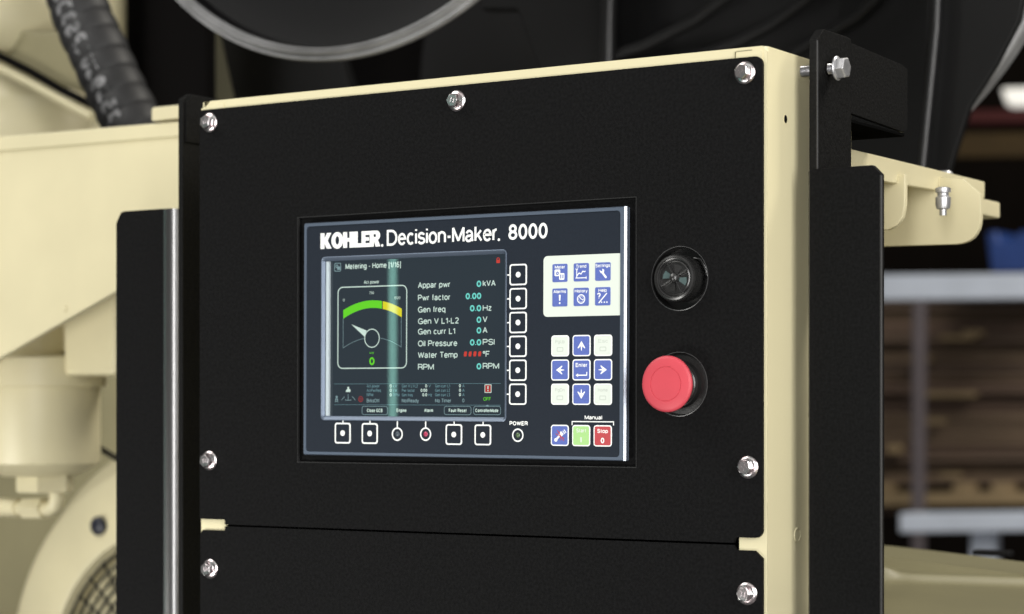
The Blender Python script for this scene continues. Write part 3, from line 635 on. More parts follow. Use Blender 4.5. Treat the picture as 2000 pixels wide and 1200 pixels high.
# arrow pad
cols = [L(px, 720)[0] for px in (1094.2, 1136, 1178)]
rowsP = [(L(1136, p_)[1]) for p_ in (675.4, 722.8, 770.4)]; wk = 41*k; hk = 41.5*k
def arrow(cx, cy, ang):
    pts = [(0, 9), (8.8, -4.5), (7.3, -5.6), (1.8, -1), (.5, -10), (-.5, -10), (-1.8, -1), (-7.3, -5.6), (-8.8, -4.5)]
    ca, sa = math.cos(ang), math.sin(ang)
    return [(cx+(x_*ca-y_*sa)*k, cy+(x_*sa+y_*ca)*k) for x_, y_ in pts]
for i_ in range(3):
    for j_ in range(3):
        cx, cy = cols[j_], rowsP[i_]
        if i_ != 1 and j_ != 1:
            o = keyface('pad_key', cx, cy, wk, hk, 6*k, 'key_white', 2.2*k); o['label'] = 'blank white key at a corner of the pad'
            t_ = {(0, 0): 'PgUp', (0, 2): 'Esc', (2, 0): 'PgDn', (2, 2): 'Home'}[(i_, j_)]
            K('faint_text', text(t_, cx-11*k, cx+11*k, cy+5*k, 7*k, ZK-.00003, .02, .00006), 'ghost_print', o)
            K('faint_symbol', sym_fl([[rr(cx, cy-7*k, 15*k, 9*k, 2*k), rr(cx, cy-7*k, 11.5*k, 5.5*k, 1*k)]]), 'ghost_print', o)
        else:
            o = keyface('pad_key', cx, cy, wk, hk, 6*k, 'key_blue', 2.4*k)
            if i_ == 1 and j_ == 1:
                K('key_text', T('Enter', cx, cy+5.5*k, 26*k, 8*k, .03), 'print_white', o)
                q = lambda x_, y_: (cx+x_*k, cy+y_*k)
                K('key_symbol', sym_fl([[seg(*q(-8, -10.4), *q(13, -10.4), 2.2*k)], [seg(*q(12.4, -10), *q(12.4, -4), 2*k)], [[q(-13, -10.4), q(-7.5, -6.8), q(-7.5, -14)]]]), 'print_white', o)
            else:
                K('key_symbol', sym_fl([[arrow(cx, cy, {(0, 1): 0, (2, 1): PI, (1, 0): PI/2, (1, 2): -PI/2}[(i_, j_)])]]), 'print_white', o)
# bottom three keys
rowM = L(1136, 851.2)[1]
for j_, mt in ((0, 'key_blue'), (1, 'key_green'), (2, 'key_red')):
    cx = cols[j_]; cy = rowM
    o = keyface('function_key', cx, cy, wk, hk, 6*k, mt, 2.4*k)
    q = lambda x_, y_: (cx+x_*k*1.1, cy+y_*k)
    if j_ == 0:
        o['label'] = 'blue horn silence key'
        K('key_symbol', sym_fl([[circ(*q(-8, -9), 3.6*k, 18)], [seg(*q(-7, -8), *q(1, 1), 4*k)], [[q(-1.5, 1.5), q(2.5, -3.5), q(8.5, 2.5), q(2.5, 8.5)]], [seg(*q(6.5, 9), *q(11, 3), 1.7*k)], [seg(*q(9, 11.5), *q(13.5, 5), 1.7*k)]]), 'print_white', o)
        K('cross_mark', flats([[seg(*q(-5, 10), *q(9, -11), 1.4*k)], [seg(*q(-8, 3), *q(10, -6), 1.4*k)], [seg(*q(-1, 8), *q(3, -10), 1.2*k)]], ZK+.00008, ZK+.00014), 'key_red', o)
    elif j_ == 1:
        o['label'] = 'green start key'
        K('key_text', T('Start', cx, cy+6*k, 22*k, 8*k), 'key_white', o); K('key_symbol', sym_fl([[seg(*q(0, -13), *q(0, -3), 3*k)]]), 'key_white', o)
    else:
        o['label'] = 'red stop key'
        K('key_text', T('Stop', cx, cy+5.5*k, 24*k, 8*k), 'print_white', o); K('key_symbol', text('0', cx-4*k, cx+4*k, cy-14.5*k, 11*k, ZK-.00003, .05, .00006), 'print_white', o)
K('manual_text', pt('Manual', 1142, 1176, 819.6, 8.2, .03), 'print_white')
ym = L(1158, 824)[1]; xa = L(1116.6, 824)[0]; xb = L(1199.3, 824)[0]
K('manual_bracket', flats([[seg(xa, ym, xb, ym, 2*k)], [seg(xa+1*k, ym, xa+1*k, ym-7*k, 2*k)], [seg(xb-1*k, ym, xb-1*k, ym-7*k, 2*k)]], .00001, .00005), 'print_white')

# ------------------------------------------------------------------ alarm siren
sp = onY(1327.2, 544.2, 0)
SF = frameY(sp.x, 0, sp.z)
sir = thing('alarm_siren', 'round black alarm sounder with knurled ring set in upper round hole', 'alarm', M=SF)
def Z(n_, vf, m, p=sir, **kw): return mk(n_, vf, m, p, M=SF, **kw)
Z('hole_rim', lathe([(.0240, -.0028), (.0240, .0001), (.0236, .0002), (.0233, -.0028)], 64), 'edge_grey')
Z('recess', lathe([(.0001, -.012), (.0233, -.012), (.0233, -.001)], 48), 'black_recess')
bd = Z('body', lathe([(.0168, -.012), (.0168, .0078), (.0164, .0088), (.0150, .0092), (.0147, .0080), (.0140, .0078), (.0140, .0060), (.0001, .0060)], 64), 'black_plastic')
for kx in range(72):
    a_ = 2*PI*kx/72; M_ = Matrix.Rotation(a_, 4, 'Z')
    if kx == 0:
        rb0 = Z('knurl', box(.0166, .0174, -.00035, .00035, -.008, .0074), 'black_plastic', bd)
        knm = rb0.data
    else:
        r_ = rb0.copy(); link(r_); r_.matrix_basis = M_
Z('face_ring', lathe([(.0128, .0060), (.0128, .0074), (.0120, .0078), (.0116, .0066), (.0116, .006)], 48), 'black_plastic')
Z('hub', lathe([(.0037, .0060), (.0037, .0085), (.0031, .0100), (.0017, .0109), (.0001, .0112)], 32), 'black_plastic')
for q_ in range(4):
    a_ = math.radians(28+90*q_); M_ = Matrix.Rotation(a_, 4, 'Z')
    v_, f_ = box(.0025, .0122, -.0006, .0006, .006, .0087)
    Z('vane', ([M_ @ Vector(p) for p in v_], f_), 'black_plastic', bevel=.0004)
    v_, f_ = prism([[(.0035, -.0012), (.0095, -.0032), (.0102, 0), (.0095, .0032), (.0035, .0012)]], .0059, .0063)
    v_ = [Vector((p[0], p[1], p[2]+(p[1]+.003)*.25)) for p in v_]
    M_ = Matrix.Rotation(a_+math.radians(45), 4, 'Z')
    Z('louvre', ([M_ @ Vector(p) for p in v_], f_), 'louvre_grey' if q_ % 2 else 'black_plastic')
for q_ in range(3):
    z0_ = -.004-.002*q_
    Z('wire', tube([(.010+.001*q_, .015, z0_), (.016, .014-.002*q_, z0_+.001), (.021, .006-.004*q_, z0_), (.0225, -.003-.003*q_, z0_-.002)], .0006, 8), 'black_plastic')

# ------------------------------------------------------------------ emergency stop
ep = onY(1326, 750.7, 0); EF = frameY(ep.x, 0, ep.z)
es_ = thing('emergency_stop_button', 'red mushroom emergency stop button in black collar below the round sounder', 'button', M=EF)
def Eo(n_, vf, m, p=es_, **kw): return mk(n_, vf, m, p, M=EF, **kw)
Eo('hole_rim', lathe([(.0240, -.0028), (.0240, .0001), (.0236, .0002), (.0233, -.0028)], 64), 'edge_grey')
Eo('guard_ring', lathe([(.0234, -.0030), (.0215, -.0022), (.0178, -.0020), (.0172, -.0005), (.0166, .0012), (.0158, .0014), (.0150, .0014)], 64), 'black_recess')
Eo('collar', lathe([(.0160, .0010), (.0156, .0035), (.0148, .0042), (.0100, .0042)], 48), 'black_plastic')
Eo('neck', lathe([(.0138, .0030), (.0138, .0080), (.0143, .0115), (.0160, .0145), (.0185, .0162)], 64), 'stop_red')
Eo('mushroom_head', lathe([(.0175, .0155), (.0200, .0162), (.0208, .0172), (.0208, .0184), (.0202, .0194), (.0186, .0200), (.0130, .0204), (.01285, .0200), (.0124, .0200), (.01225, .0204), (.0060, .0206), (.0001, .0206)], 72), 'stop_red', smooth=40)

# ------------------------------------------------------------------ side rails and strips
def rail(name, label, px0, px1, pchx, pts_top, side):
    pass
YR = .036
# right rail
a = onY(1577.5, 332, YR); b = onY(1722.5, 332, YR); ztR = (onY(1660, 323.5, YR).z+onY(1577.5, 333, YR).z)/2
rrl = thing('mounting_rail', 'wide black upright rail right of the cream cabinet side', 'rail', (a.x, YR, 0), 'black upright rails beside the cabinet')
cx_ = onY(1708, 323, YR).x
def railface(x0, x1, zt_, ch0, ch1):
    return prism([[(x0, 0), (x1, 0), (x1, zt_-ch1), (x1-ch1, zt_), (x0+ch0, zt_), (x0, zt_-ch0)]], 0, .006)
Rf = frameY(0, YR+.006, 0)
mk('rail_face', railface(a.x+.0012, b.x-.0006, ztR, .001, .0068), 'black_powder', rrl, M=Rf, bevel=.0006, smooth=60)
# folded left lip: small-radius bend turning back
mk('rail_lip', tube([(a.x+.0016, YR+.0016, 0), (a.x+.0016, YR+.0016, ztR-.002)], .0016, 16), 'black_rail', rrl, smooth=60)
mk('rail_edge', tube([(b.x-.0010, YR+.0010, 0), (b.x-.0010, YR+.0010, ztR-.0075)], .0012, 12), 'edge_soft', rrl, smooth=60)
mk('rail_web', box(a.x, a.x+.003, YR+.002, YR+.05, 0, ztR-.003), 'black_powder', rrl)
# left rail
a = onY(227, 500, YR); b = onY(345, 500, YR); ztL = (onY(242, 412.5, YR).z+onY(345, 407, YR).z)/2
lrl = thing('mounting_rail', 'wide black upright rail left of the cabinet with bright vertical highlight on its bend', 'rail', (a.x, YR, 0), 'black upright rails beside the cabinet')
xL0, xL1 = a.x, b.x-.0005; Rb = .0155; ch = onY(242, 412, YR).x-a.x
outer_ = [(xL0, 0), (xL1-Rb-.0012, 0), (xL1-Rb, 0)]+[(xL1-Rb+Rb*math.sin(math.radians(t)), Rb-Rb*math.cos(math.radians(t))) for t in range(6, 67, 6)]
inner_ = [(xL0, .004), (xL1-Rb, .004)]+[(xL1-Rb+(Rb-.004)*math.sin(math.radians(t)), Rb-(Rb-.004)*math.cos(math.radians(t))) for t in range(11, 67, 11)]
lp_ = outer_+inner_[::-1]; lp_ = [(x_, YR+y_) for x_, y_ in lp_]
# chamfered top left: extra low part
vf = prism([[(x_, y_) for x_, y_ in lp_]], 0, ztL)
vv = []
for p in vf[0]:
    p = Vector(p)
    if abs(p.x-xL0) < 1e-6 and p.z > 1: p.z -= ch
    vv.append(p)
# insert chamfer as separate narrow panel: body starts at xL0+ch
lp2 = [((x_ if x_ > xL0+1e-6 else xL0+ch), y_) for x_, y_ in lp_]
xs2 = xL1-Rb
mk('rail_face', prism([[(xL0+ch, YR), (xs2+.0005, YR), (xs2+.0005, YR+.004), (xL0+ch, YR+.004)]], 0, ztL), 'black_powder', lrl)
lp3 = [p_ for p_ in outer_ if p_[0] >= xs2-1e-6]; lp4 = [p_ for p_ in inner_ if p_[0] >= xs2-1e-6]
mk('rail_bend', prism([[(x_+.0005, y_+YR) for x_, y_ in lp3+lp4[::-1]]], 0, ztL), 'black_bend', lrl, smooth=50)
mk('rail_web', box(xL1-.004, xL1-.0017, YR+Rb*.6+.0002, YR+.09, 0, ztL-.0005), 'black_matte', lrl)
mk('rail_edge', prism([[(xL0, 0), (xL0+ch-.00001, 0), (xL0+ch-.00001, ztL), (xL0+ch*.6, ztL-ch*.12), (xL0+.0006, ztL-ch), (xL0, ztL-ch*1.2)]], -.004, 0), 'black_powder', lrl, M=frameY(0, YR, 0), smooth=30)

# strips (flat bars above the rails)
YS = .042
a = onY(1580, 200, YS); b = onY(1597, 200, YS)
rs = thing('bracket_bar', 'black flat bracket bar above the right rail with arm reaching back', 'bracket', (a.x, YS, 1.5), 'black bracket bars above the rails')
xs_ = b.x
ybk = onX(1663, 200, xs_).y; zts = (onX(1600, 58, xs_).z+onX(1655, 72, xs_).z)/2; zfr = onX(1597, 76, xs_).z
def sideplate(pts, x0, x1): # pts (y,z)
    v, f = prism([pts], x0, x1); return [Vector((p[2], p[0], p[1])) for p in v], f
def sp_(px, py, x): p = onX(px, py, x); return (p.y, p.z)
t1 = sp_(1609, 57, xs_); t2 = sp_(1655, 72, xs_)
zb_ = 1.55
mk('bar', sideplate([(YS, zb_), (ybk, zb_), (ybk, t2[1]-.001), (t2[0], t2[1]), (t1[0], t1[1]), (YS, zfr)], a.x, xs_), 'black_strip', rs, bevel=.0006, smooth=30)
mk('bar_edge', tube([(xs_-.0007, YS+.0007, zb_), (xs_-.0007, YS+.0007, zfr-.001)], .0009, 12), 'edge_soft', rs, smooth=60)
# arm
ar = [(1663, 84), (1763, 127), (1773, 136), (1773, 252), (1767, 259), (1663, 222)]
ax = xs_-.0012
mk('arm', sideplate([sp_(*p, ax) for p in ar], ax-.004, ax), 'black_strip', rs, bevel=.0006, smooth=30)
p1 = sp_(1768, 262, ax); p0 = sp_(1663, 223, ax)
y_end = p1[0]; ze = p1[1]
mk('arm_flange', box(ax-.05, ax-.0005, p0[0]+.0, y_end, ze-.0022, ze+.0003), 'black_matte', rs, bevel=.0005)
# bolt through bar
bc = onX(1566, 140, XR); BY = bc.y; BZ = bc.z
BXF = frameX(XR, BY, BZ)
Lg = onY(1634, 134, BY).x-XR
def thread(z0, z1, r, pitch=.0011):
    pr = []; z = z0
    while z < z1: pr += [(r, z), (r*.86, z+pitch*.5)]; z += pitch
    return pr
bt = mk('bolt', lathe(thread(-.002, Lg, .0040), 32, True, True), 'zinc_plain', rs, M=BXF, smooth=40)
BH = frameX(XR+Lg, BY, BZ)
mk('flange', lathe([(.0001, 0), (.0089, 0), (.0091, .0008), (.0086, .0014), (.0066, .0022), (.0001, .0024)], 40), 'zinc_plain', bt, M=BH, smooth=30)
mk('hex_head', hexhead(.0082, .0016, .0085, .0010), 'zinc_plain', bt, M=BH, smooth=25, bevel=.0003)
mk('head_mark', join(text('F8', -.004, .0035, .0012, .0028, .0084, .04, .0004), text('/10', -.003, .004, -.0045, .0028, .0084, .04, .0004)), 'zinc_plain', bt, M=BH)
mk('bolt_slot', prism([rr(0, 0, .0135, .0105, .005)], 0, .0002), 'dark_void', rs, M=frameX(xs_, BY-.0005, BZ))
# left strip
a = onY(348, 300, YS); b = onY(357, 300, YS)
ls = thing('bracket_bar', 'black flat bracket bar above the left rail beside the cabinet corner', 'bracket', (a.x, YS, 1.5), 'black bracket bars above the rails')
zl = onY(352, 194, YS).z; zl2 = onX(365, 183, b.x).z
yb3 = YS+.06
mk('bar', sideplate([(YS, 1.0), (yb3, 1.0), (yb3, zl2), (YS+.010, zl2), (YS, zl)], a.x, b.x), 'black_strip', ls, bevel=.0006, smooth=30)
zs0 = onX(372, 279, b.x).z
mk('spacer_plate', sideplate([(YS+.003, zs0), (YS+.05, zs0), (YS+.05, zl2-.001), (YS+.011, zl2-.001), (YS+.003, zl-.002)], b.x-.0004, b.x+.0016), 'black_strip', ls, bevel=.0004)

# ------------------------------------------------------------------ engine side, left background
YA = .20
mp = thing('support_plate', 'large cream steel plate with slanted lower edge left of the black rail', 'plate', onY(120, 700, YA))
def P2(px, py, y): p = onY(px, py, y); return (p.x, p.z)
pts = [(-140, 286), (-140, 770), (0, 699), (300, 527), (420, 455), (420, 232.5)]
mk('plate', prism([[P2(*p, YA) for p in pts]], -.008, 0), 'cream_far', mp, M=frameY(0, YA, 0), bevel=.001)
mk('top_flange', prism([[P2(-140, 279, YA), P2(-140, 308, YA), P2(420, 262, YA), P2(420, 232, YA)]], -.004, .003), 'cream_far', mp, M=frameY(0, YA, 0), bevel=.0018, bseg=3)
mk('mounting_block', prism([[P2(304, 238, YA), P2(304, 214, YA), P2(308, 211, YA), P2(380, 204, YA), P2(380, 230, YA)]], -.03, .006), 'cream_far', mp, M=frameY(0, YA, 0), bevel=.001)
mk('rivet', lathe([(.0035, 0), (.003, .0012), (.0001, .0016)], 20), 'cream_far', mp, M=frameY(*onY(127, 603, YA)[:1], YA, onY(127, 603, YA).z))

# filter bowl
YB = .34
def vcyl(px, yb, prof_px):       # prof [(halfwidth px, py)]
    c = onY(px, 800, yb); s = (yb-CAM[1])/(FW[1]+RT[1]*(px-1000)/FPX)/FPX
    return Vector((c.x, c.y, 0)), [(w_*s, CAM[2]+(HY-py)*s) for w_, py in prof_px], s
fl = thing('fuel_filter', 'cream painted filter bowl with hex drain nut below the slanted plate', 'filter', onY(85, 960, YB))
def FL(n_, px, prof, m='cream_far', n=48, p=fl, ya=YB, **kw):
    c, pr, s = vcyl(px, ya, prof); v_, f_ = lathe(pr, n, True, True)
    return mk(n_, ([q_+c for q_ in map(Vector, v_)], f_), m, p, **kw)
FL('bowl', 75, [(70, 930), (100, 915), (117, 905), (120, 895), (120, 752), (112, 752)])
FL('bowl_collar', 75, [(118, 757), (132, 756), (133, 702), (126, 697), (60, 697), (60, 600)])
FL('drain_nut', 88, [(54, 962), (57, 958), (57, 912), (40, 905)], n=6, smooth=20)
hd = onY(190, 700, YB)
c0 = onY(160, 735, YB); c1 = onY(222, 590, YB)
mk('filter_head', box(c0.x, c1.x+.03, YB-.03, YB+.05, c0.z, c1.z+.05), 'cream_far', fl, bevel=.006, bseg=3)
mk('filter_head', box(onY(60, 700, YB).x, c0.x+.002, YB+.0, YB+.05, onY(60, 690, YB).z, c1.z+.05), 'cream_far', fl, bevel=.004, bseg=3)
el = [onY(110, 955, YB), onY(110, 975, YB), onY(107, 988, YB), onY(98, 994, YB), onY(80, 994, YB), onY(-80, 990, YB)]
mk('drain_elbow', tube(el, .0085, 16), 'cream_far', fl, smooth=60)
FLn = [onY(50, 993, YB), onY(88, 993, YB)]
mk('elbow_nut', tube(FLn, .0125, 6), 'cream_far', fl, smooth=20)
mk('pipe_sleeve', tube([onY(-60, 990, YB), onY(38, 992, YB)], .0105, 20), 'cream_far', fl, smooth=60)
# black cable behind
cbn = mk('cable', tube([onY(150, 850, .42), onY(195, 876, .42), onY(228, 896, .42), onY(300, 925, .42)], .0035, 10), 'black_plastic', None, smooth=60)
cbn['label'] = 'short black cable passing behind the cream filter bowl'; cbn['category'] = 'cable'
# cream engine block behind, the shade on it put into its colour
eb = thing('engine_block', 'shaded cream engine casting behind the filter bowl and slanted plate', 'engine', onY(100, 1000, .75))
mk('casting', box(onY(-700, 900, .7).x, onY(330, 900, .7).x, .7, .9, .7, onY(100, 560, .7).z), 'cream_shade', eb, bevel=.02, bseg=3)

# alternator housing, guard, knob
YH = .55
hc_ = onY(335, 1345, YH); sH = onY(200, 1000, YH); tH = (YH-CAM[1])/(FW[1]+RT[1]*(200-1000)/FPX)/FPX
HF = frameY(hc_.x, YH, hc_.z)
ah = thing('alternator_housing', 'big round cream alternator housing with dark wire guard at lower left', 'alternator', M=HF)
R0 = 455*tH; R1 = 295*tH
def A_(n_, vf, m='cream_far', p=ah, **kw): return mk(n_, vf, m, p, M=HF, **kw)
A_('housing', lathe([(R0*1.10, -.30), (R0*1.10, -.10), (R0*1.08, -.055), (R0*1.02, -.035), (R0, -.03), (R0-.008, -.01), (R0-.02, 0), (R1+.012, .012), (R1+.004, .010), (R1, 0), (R1, -.03)], 128), smooth=50)
A_('vent_back', prism([circ(0, 0, R1, 64)], -.022, -.020), 'cream_far')
for i_ in range(12):
    r_ = R1-.005-.0120*i_
    A_('guard_ring', tube([(r_*math.cos(t*PI/40), r_*math.sin(t*PI/40), .002) for t in range(80)], .0023, 6, closed=True), 'black_plastic', smooth=60)
for i_ in range(40):
    t = 2*PI*i_/40+.03
    A_('guard_wire', tube([(R1*.3*math.cos(t), R1*.3*math.sin(t), -.002), (R1*1.0*math.cos(t), R1*1.0*math.sin(t), -.002)], .0019, 6), 'black_plastic')
kn = onY(190, 1028, YH-.014)
mk('plug_knob', lathe([(.0115, 0), (.0115, .004), (.0095, .0062), (.0001, .007)], 32), 'knob_dark', ah, M=frameY(kn.x, YH-.010, kn.z), smooth=50)

# upper-left cream air duct + post
YD = .62
def poly(n_, pts, y, d, m, p, bev=.004, bs=3): return mk(n_, prism([[P2(a_, b_, y) for a_, b_ in pts]], -d, 0), m, p, M=frameY(0, y, 0), bevel=bev, bseg=bs)
ad = thing('air_duct', 'cream cast air duct with dark seam behind the ribbed black hose', 'duct', onY(80, 250, YD))
c, pr, s = vcyl(60, YD+.1, [(150, 320), (150, 245), (142, 225), (146, 215), (140, 200), (120, 150), (110, 110)])
mk('lower_bell', ([q_+c for q_ in map(Vector, lathe(pr, 64, True, True)[0])], lathe(pr, 64, True, True)[1]), 'cream_far', ad, smooth=50)
mk('upper_elbow', tube([onY(-140, -60, YD), onY(-60, 10, YD), onY(20, 40, YD+.03), onY(120, 60, YD+.1), onY(180, 110, YD+.14)], [.06, .062, .060, .050, .03], 32), 'cream_far', ad, smooth=60)
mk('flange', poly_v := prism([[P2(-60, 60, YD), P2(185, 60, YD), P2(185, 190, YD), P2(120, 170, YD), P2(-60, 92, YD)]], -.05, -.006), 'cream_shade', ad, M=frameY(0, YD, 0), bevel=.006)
mk('dark_seam', tube([onY(-40, 90, YD-.01), onY(60, 140, YD-.01), onY(120, 176, YD-.01), onY(185, 208, YD-.01)], .0055, 12), 'dark_void', ad, smooth=60)  # dark tube drawn along the duct seam
mk('seam_lip', tube([onY(-40, 113, YD-.012), onY(60, 163, YD-.012), onY(120, 196, YD-.012), onY(180, 228, YD-.012)], .0058, 12), 'cream_far', ad, smooth=60)
po = thing('engine_post', 'upright cream pipe between the ribbed hose and the dark gap', 'pipe', onY(212, 300, .66))
c, pr, s = vcyl(213, .66, [(34, 320), (34, -160)])
vf = lathe(pr, 40, True, True)
mk('pipe', ([q_+c for q_ in map(Vector, vf[0])], vf[1]), 'cream_far', po, smooth=60)

# ribbed hose
YO = .42
hs = thing('ribbed_hose', 'thick black ribbed rubber hose with worn pale lettering', 'hose', onY(265, 240, YO))
cpts = [(125, -120), (138, -60), (150, 0), (168, 50), (192, 100), (214, 150), (238, 200), (262, 245), (290, 290)]
def cr_(t):
    i_ = min(int(t), len(cpts)-2); f_ = t-i_; p = [cpts[max(i_-1, 0)], cpts[i_], cpts[i_+1], cpts[min(i_+2, len(cpts)-1)]]
    return tuple(.5*((2*p[1][j])+(-p[0][j]+p[2][j])*f_+(2*p[0][j]-5*p[1][j]+4*p[2][j]-p[3][j])*f_*f_+(-p[0][j]+3*p[1][j]-3*p[2][j]+p[3][j])*f_**3) for j in (0, 1))
NP = 360; path = []; rad = []
for i_ in range(NP+1):
    t = (len(cpts)-1)*i_/NP; px, py = cr_(min(t, len(cpts)-1.001)); path.append(onY(px, py, YO))
sH_ = (YO-CAM[1])/(FW[1]+RT[1]*(200-1000)/FPX)/FPX
acc = 0
for i_, p in enumerate(path):
    if i_: acc += (path[i_]-path[i_-1]).length
    ph = (acc/(46*sH_)) % 1
    rad.append((53.5+5.5*math.sin(PI*ph)**.35)*sH_)
mk('hose_body', tube(path, rad, 40), 'hose_rubber', hs, smooth=60)
# lettering lying on the hose surface: letters wrapped along the left-front side
word = '15J9JULPS3D24ME'
tot = 0; cum = [0]
for i_ in range(1, len(path)): tot += (path[i_]-path[i_-1]).length; cum.append(tot)
def hose_pt(s_, ang, lift):
    j = 0
    while j < len(cum)-2 and cum[j+1] < s_: j += 1
    f_ = (s_-cum[j])/(cum[j+1]-cum[j]); p = path[j].lerp(path[j+1], f_); t = (path[min(j+2, len(path)-1)]-path[max(j-1, 0)]).normalized()
    out = Vector((.54, -.84, 0)); out = (out-t*out.dot(t)).normalized(); sd = t.cross(out)   # side
    r_ = rad[j]*(1-f_)+rad[j+1]*f_+lift
    return p+(out*math.cos(ang)+sd*math.sin(ang))*r_
s_end = tot-58*sH_; lh = .62
for i_, ch in enumerate(word):
    v_, f_ = glyphs(ch, .06)
    a_ = min(p[0] for p in v_); b_ = max(p[0] for p in v_); cs = 1.0
    s1 = s_end-i_*26*sH_; wd = 21*sH_
    if s1 < .02: break
    vv = [hose_pt(s1-(p[0]-a_)/(b_-a_+1e-6)*wd, 0.68-(p[1]/cs)*.64, .0003+(.0003 if p[2] > 0 else 0)) for p in v_]
    mk('hose_letter', (vv, f_), 'hose_print', hs)

# ------------------------------------------------------------------ upper background: pulley, shroud, fan
YP = .38
tP = (YP-CAM[1])/(FW[1]+RT[1]*(645-1000)/FPX)/FPX
pc = onY(655, 116, YP); RP = 640*tP
PF_ = frameY(pc.x, YP, pc.z+RP)
pu = thing('fan_pulley', 'large black pulley wheel with grey machined rim above the cabinet', 'pulley', M=PF_)
def Pk(n_, vf, m, p=pu, **kw): return mk(n_, vf, m, p, M=PF_, **kw)
Pk('rim', lathe([(RP-.004, -.020), (RP-.0005, -.014), (RP, -.010), (RP-.0012, -.006), (RP-.0030, -.006), (RP-.0042, -.009), (RP-.0058, -.009), (RP-.0068, -.003), (RP-.0080, -.001), (RP-.0095, -.003), (RP-.0105, -.007), (RP-.0118, -.003), (RP-.0130, -.003), (RP-.0145, -.010)], 260), 'rim_grey', smooth=30)
Pk('web', lathe([(RP-.0144, -.010), (RP-.018, -.026), (RP-.045, -.030), (RP-.085, -.032), (RP-.092, -.022), (RP-.098, -.020), (RP-.104, -.03), (.05, -.035), (.0001, -.035)], 160), 'web_black', smooth=45)
# black wall plate left of the pulley, and stanchion
YW = .95
sh = thing('radiator_shroud', 'large dark radiator shroud of folded panels behind the cabinet top', 'shroud', onY(1200, 300, YW))
poly('side_panel', [(246, 520), (246, -300), (402, -300), (402, 520)], YW-.25, .02, 'dark_void', sh, .001)
poly('stanchion', [(425, 60), (470, 60), (470, 230), (480, 320), (400, 320), (400, 60)], YW+.05, .01, 'olive_dark', sh, .002)
poly('brace_panel', [(422, 40), (640, 40), (760, 400), (480, 400), (455, 190)], YW-.12, .02, 'black_far', sh, .003)
poly('back_panel', [(400, -400), (2000, -400), (2000, 40), (1895, 215), (1850, 345), (1690, 350), (1680, 600), (400, 600)], YW+.35, .01, 'dark_void', sh, .001)
poly('fold_panel', [(940, 20), (1010, 20), (1050, 130), (1100, 300), (1190, 300), (1192, -300), (900, -300)], YW-.05, .02, 'black_far', sh, .003)
poly('fold_panel', [(1202, -300), (1196, 300), (1620, 300), (1820, -300)], YW+.02, .02, 'black_far', sh, .003)
pth = [onY(1196, -300, YW-.07), onY(1188, 60, YW-.07), onY(1186, 320, YW-.07)]
mk('fold_edge', tube(pth, .0085, 14), 'black_gloss_far', sh, smooth=60)
poly('fold_panel', [(1838, -300), (1790, 345), (1852, 340), (1893, 208), (1945, 128), (1990, 40), (2010, -60), (2010, -300)], YW-.24, .01, 'black_far', sh, .002)
poly('fold_panel', [(1640, -300), (1640, 380), (1800, 380), (1830, -300)], YW-.04, .01, 'black_far', sh, .002)
mk('fold_edge', tube([onY(1843, -300, YW-.26), onY(1828, 60, YW-.26), onY(1800, 340, YW-.26)], .0060, 14), 'black_gloss_far', sh, smooth=60)
# shroud ring: bright edge at right, dim arcs further in
for pth_ in ([(1700, -160), (1640, -80), (1574, 0), (1510, 48), (1445, 82), (1330, 125), (1200, 150)], [(1810, -160), (1760, -80), (1709, 0), (1672, 36), (1628, 60), (1540, 110), (1440, 150)], [(1500, -120), (1440, -20), (1360, 40), (1260, 90), (1200, 110)]):
    mk('guard_band', tube([onY(a_, b_, YW-.06) for a_, b_ in pth_], .0075, 14), 'black_far', sh, smooth=60)
tS = (YW-.2-CAM[1])/(FW[1]+RT[1]*(1800-1000)/FPX)/FPX
rc = onY(1490, -215, YW-.2); RF = frameY(rc.x, YW-.2, rc.z); RR = 645*tS
gr = thing('fan_guard', 'large round fan guard ring curving down at the upper right edge', 'fan guard', M=RF)
def arcband(prof, a0, a1, n):
    v, f = [], []; m = len(prof)
    for k_ in range(n+1):
        t = math.radians(a0+(a1-a0)*k_/n)
        for r, z in prof: v.append((r*math.cos(t), r*math.sin(t), z))
    for k_ in range(n):
        for j_ in range(m): f.append((k_*m+j_, k_*m+(j_+1) % m, (k_+1)*m+(j_+1) % m, (k_+1)*m+j_))
    f.append(tuple(range(m))); f.append(tuple(n*m+q for q in range(m))[::-1]); return v, f
mk('guard_ring', arcband([(RR, -.02), (RR, 0), (RR-.004, .003), (RR-.012, .003), (RR-.016, 0), (RR-.017, -.02)], -48, 40, 90), 'rim_grey', gr, M=RF, smooth=45)
YN = YW+.28
fn = thing('cooling_fan', 'dark cooling fan with broad curved blades behind the cabinet top', 'fan', onY(1250, -500, YN))
fc = onY(1200, -620, YN); FNF = frameY(fc.x, YN, fc.z)

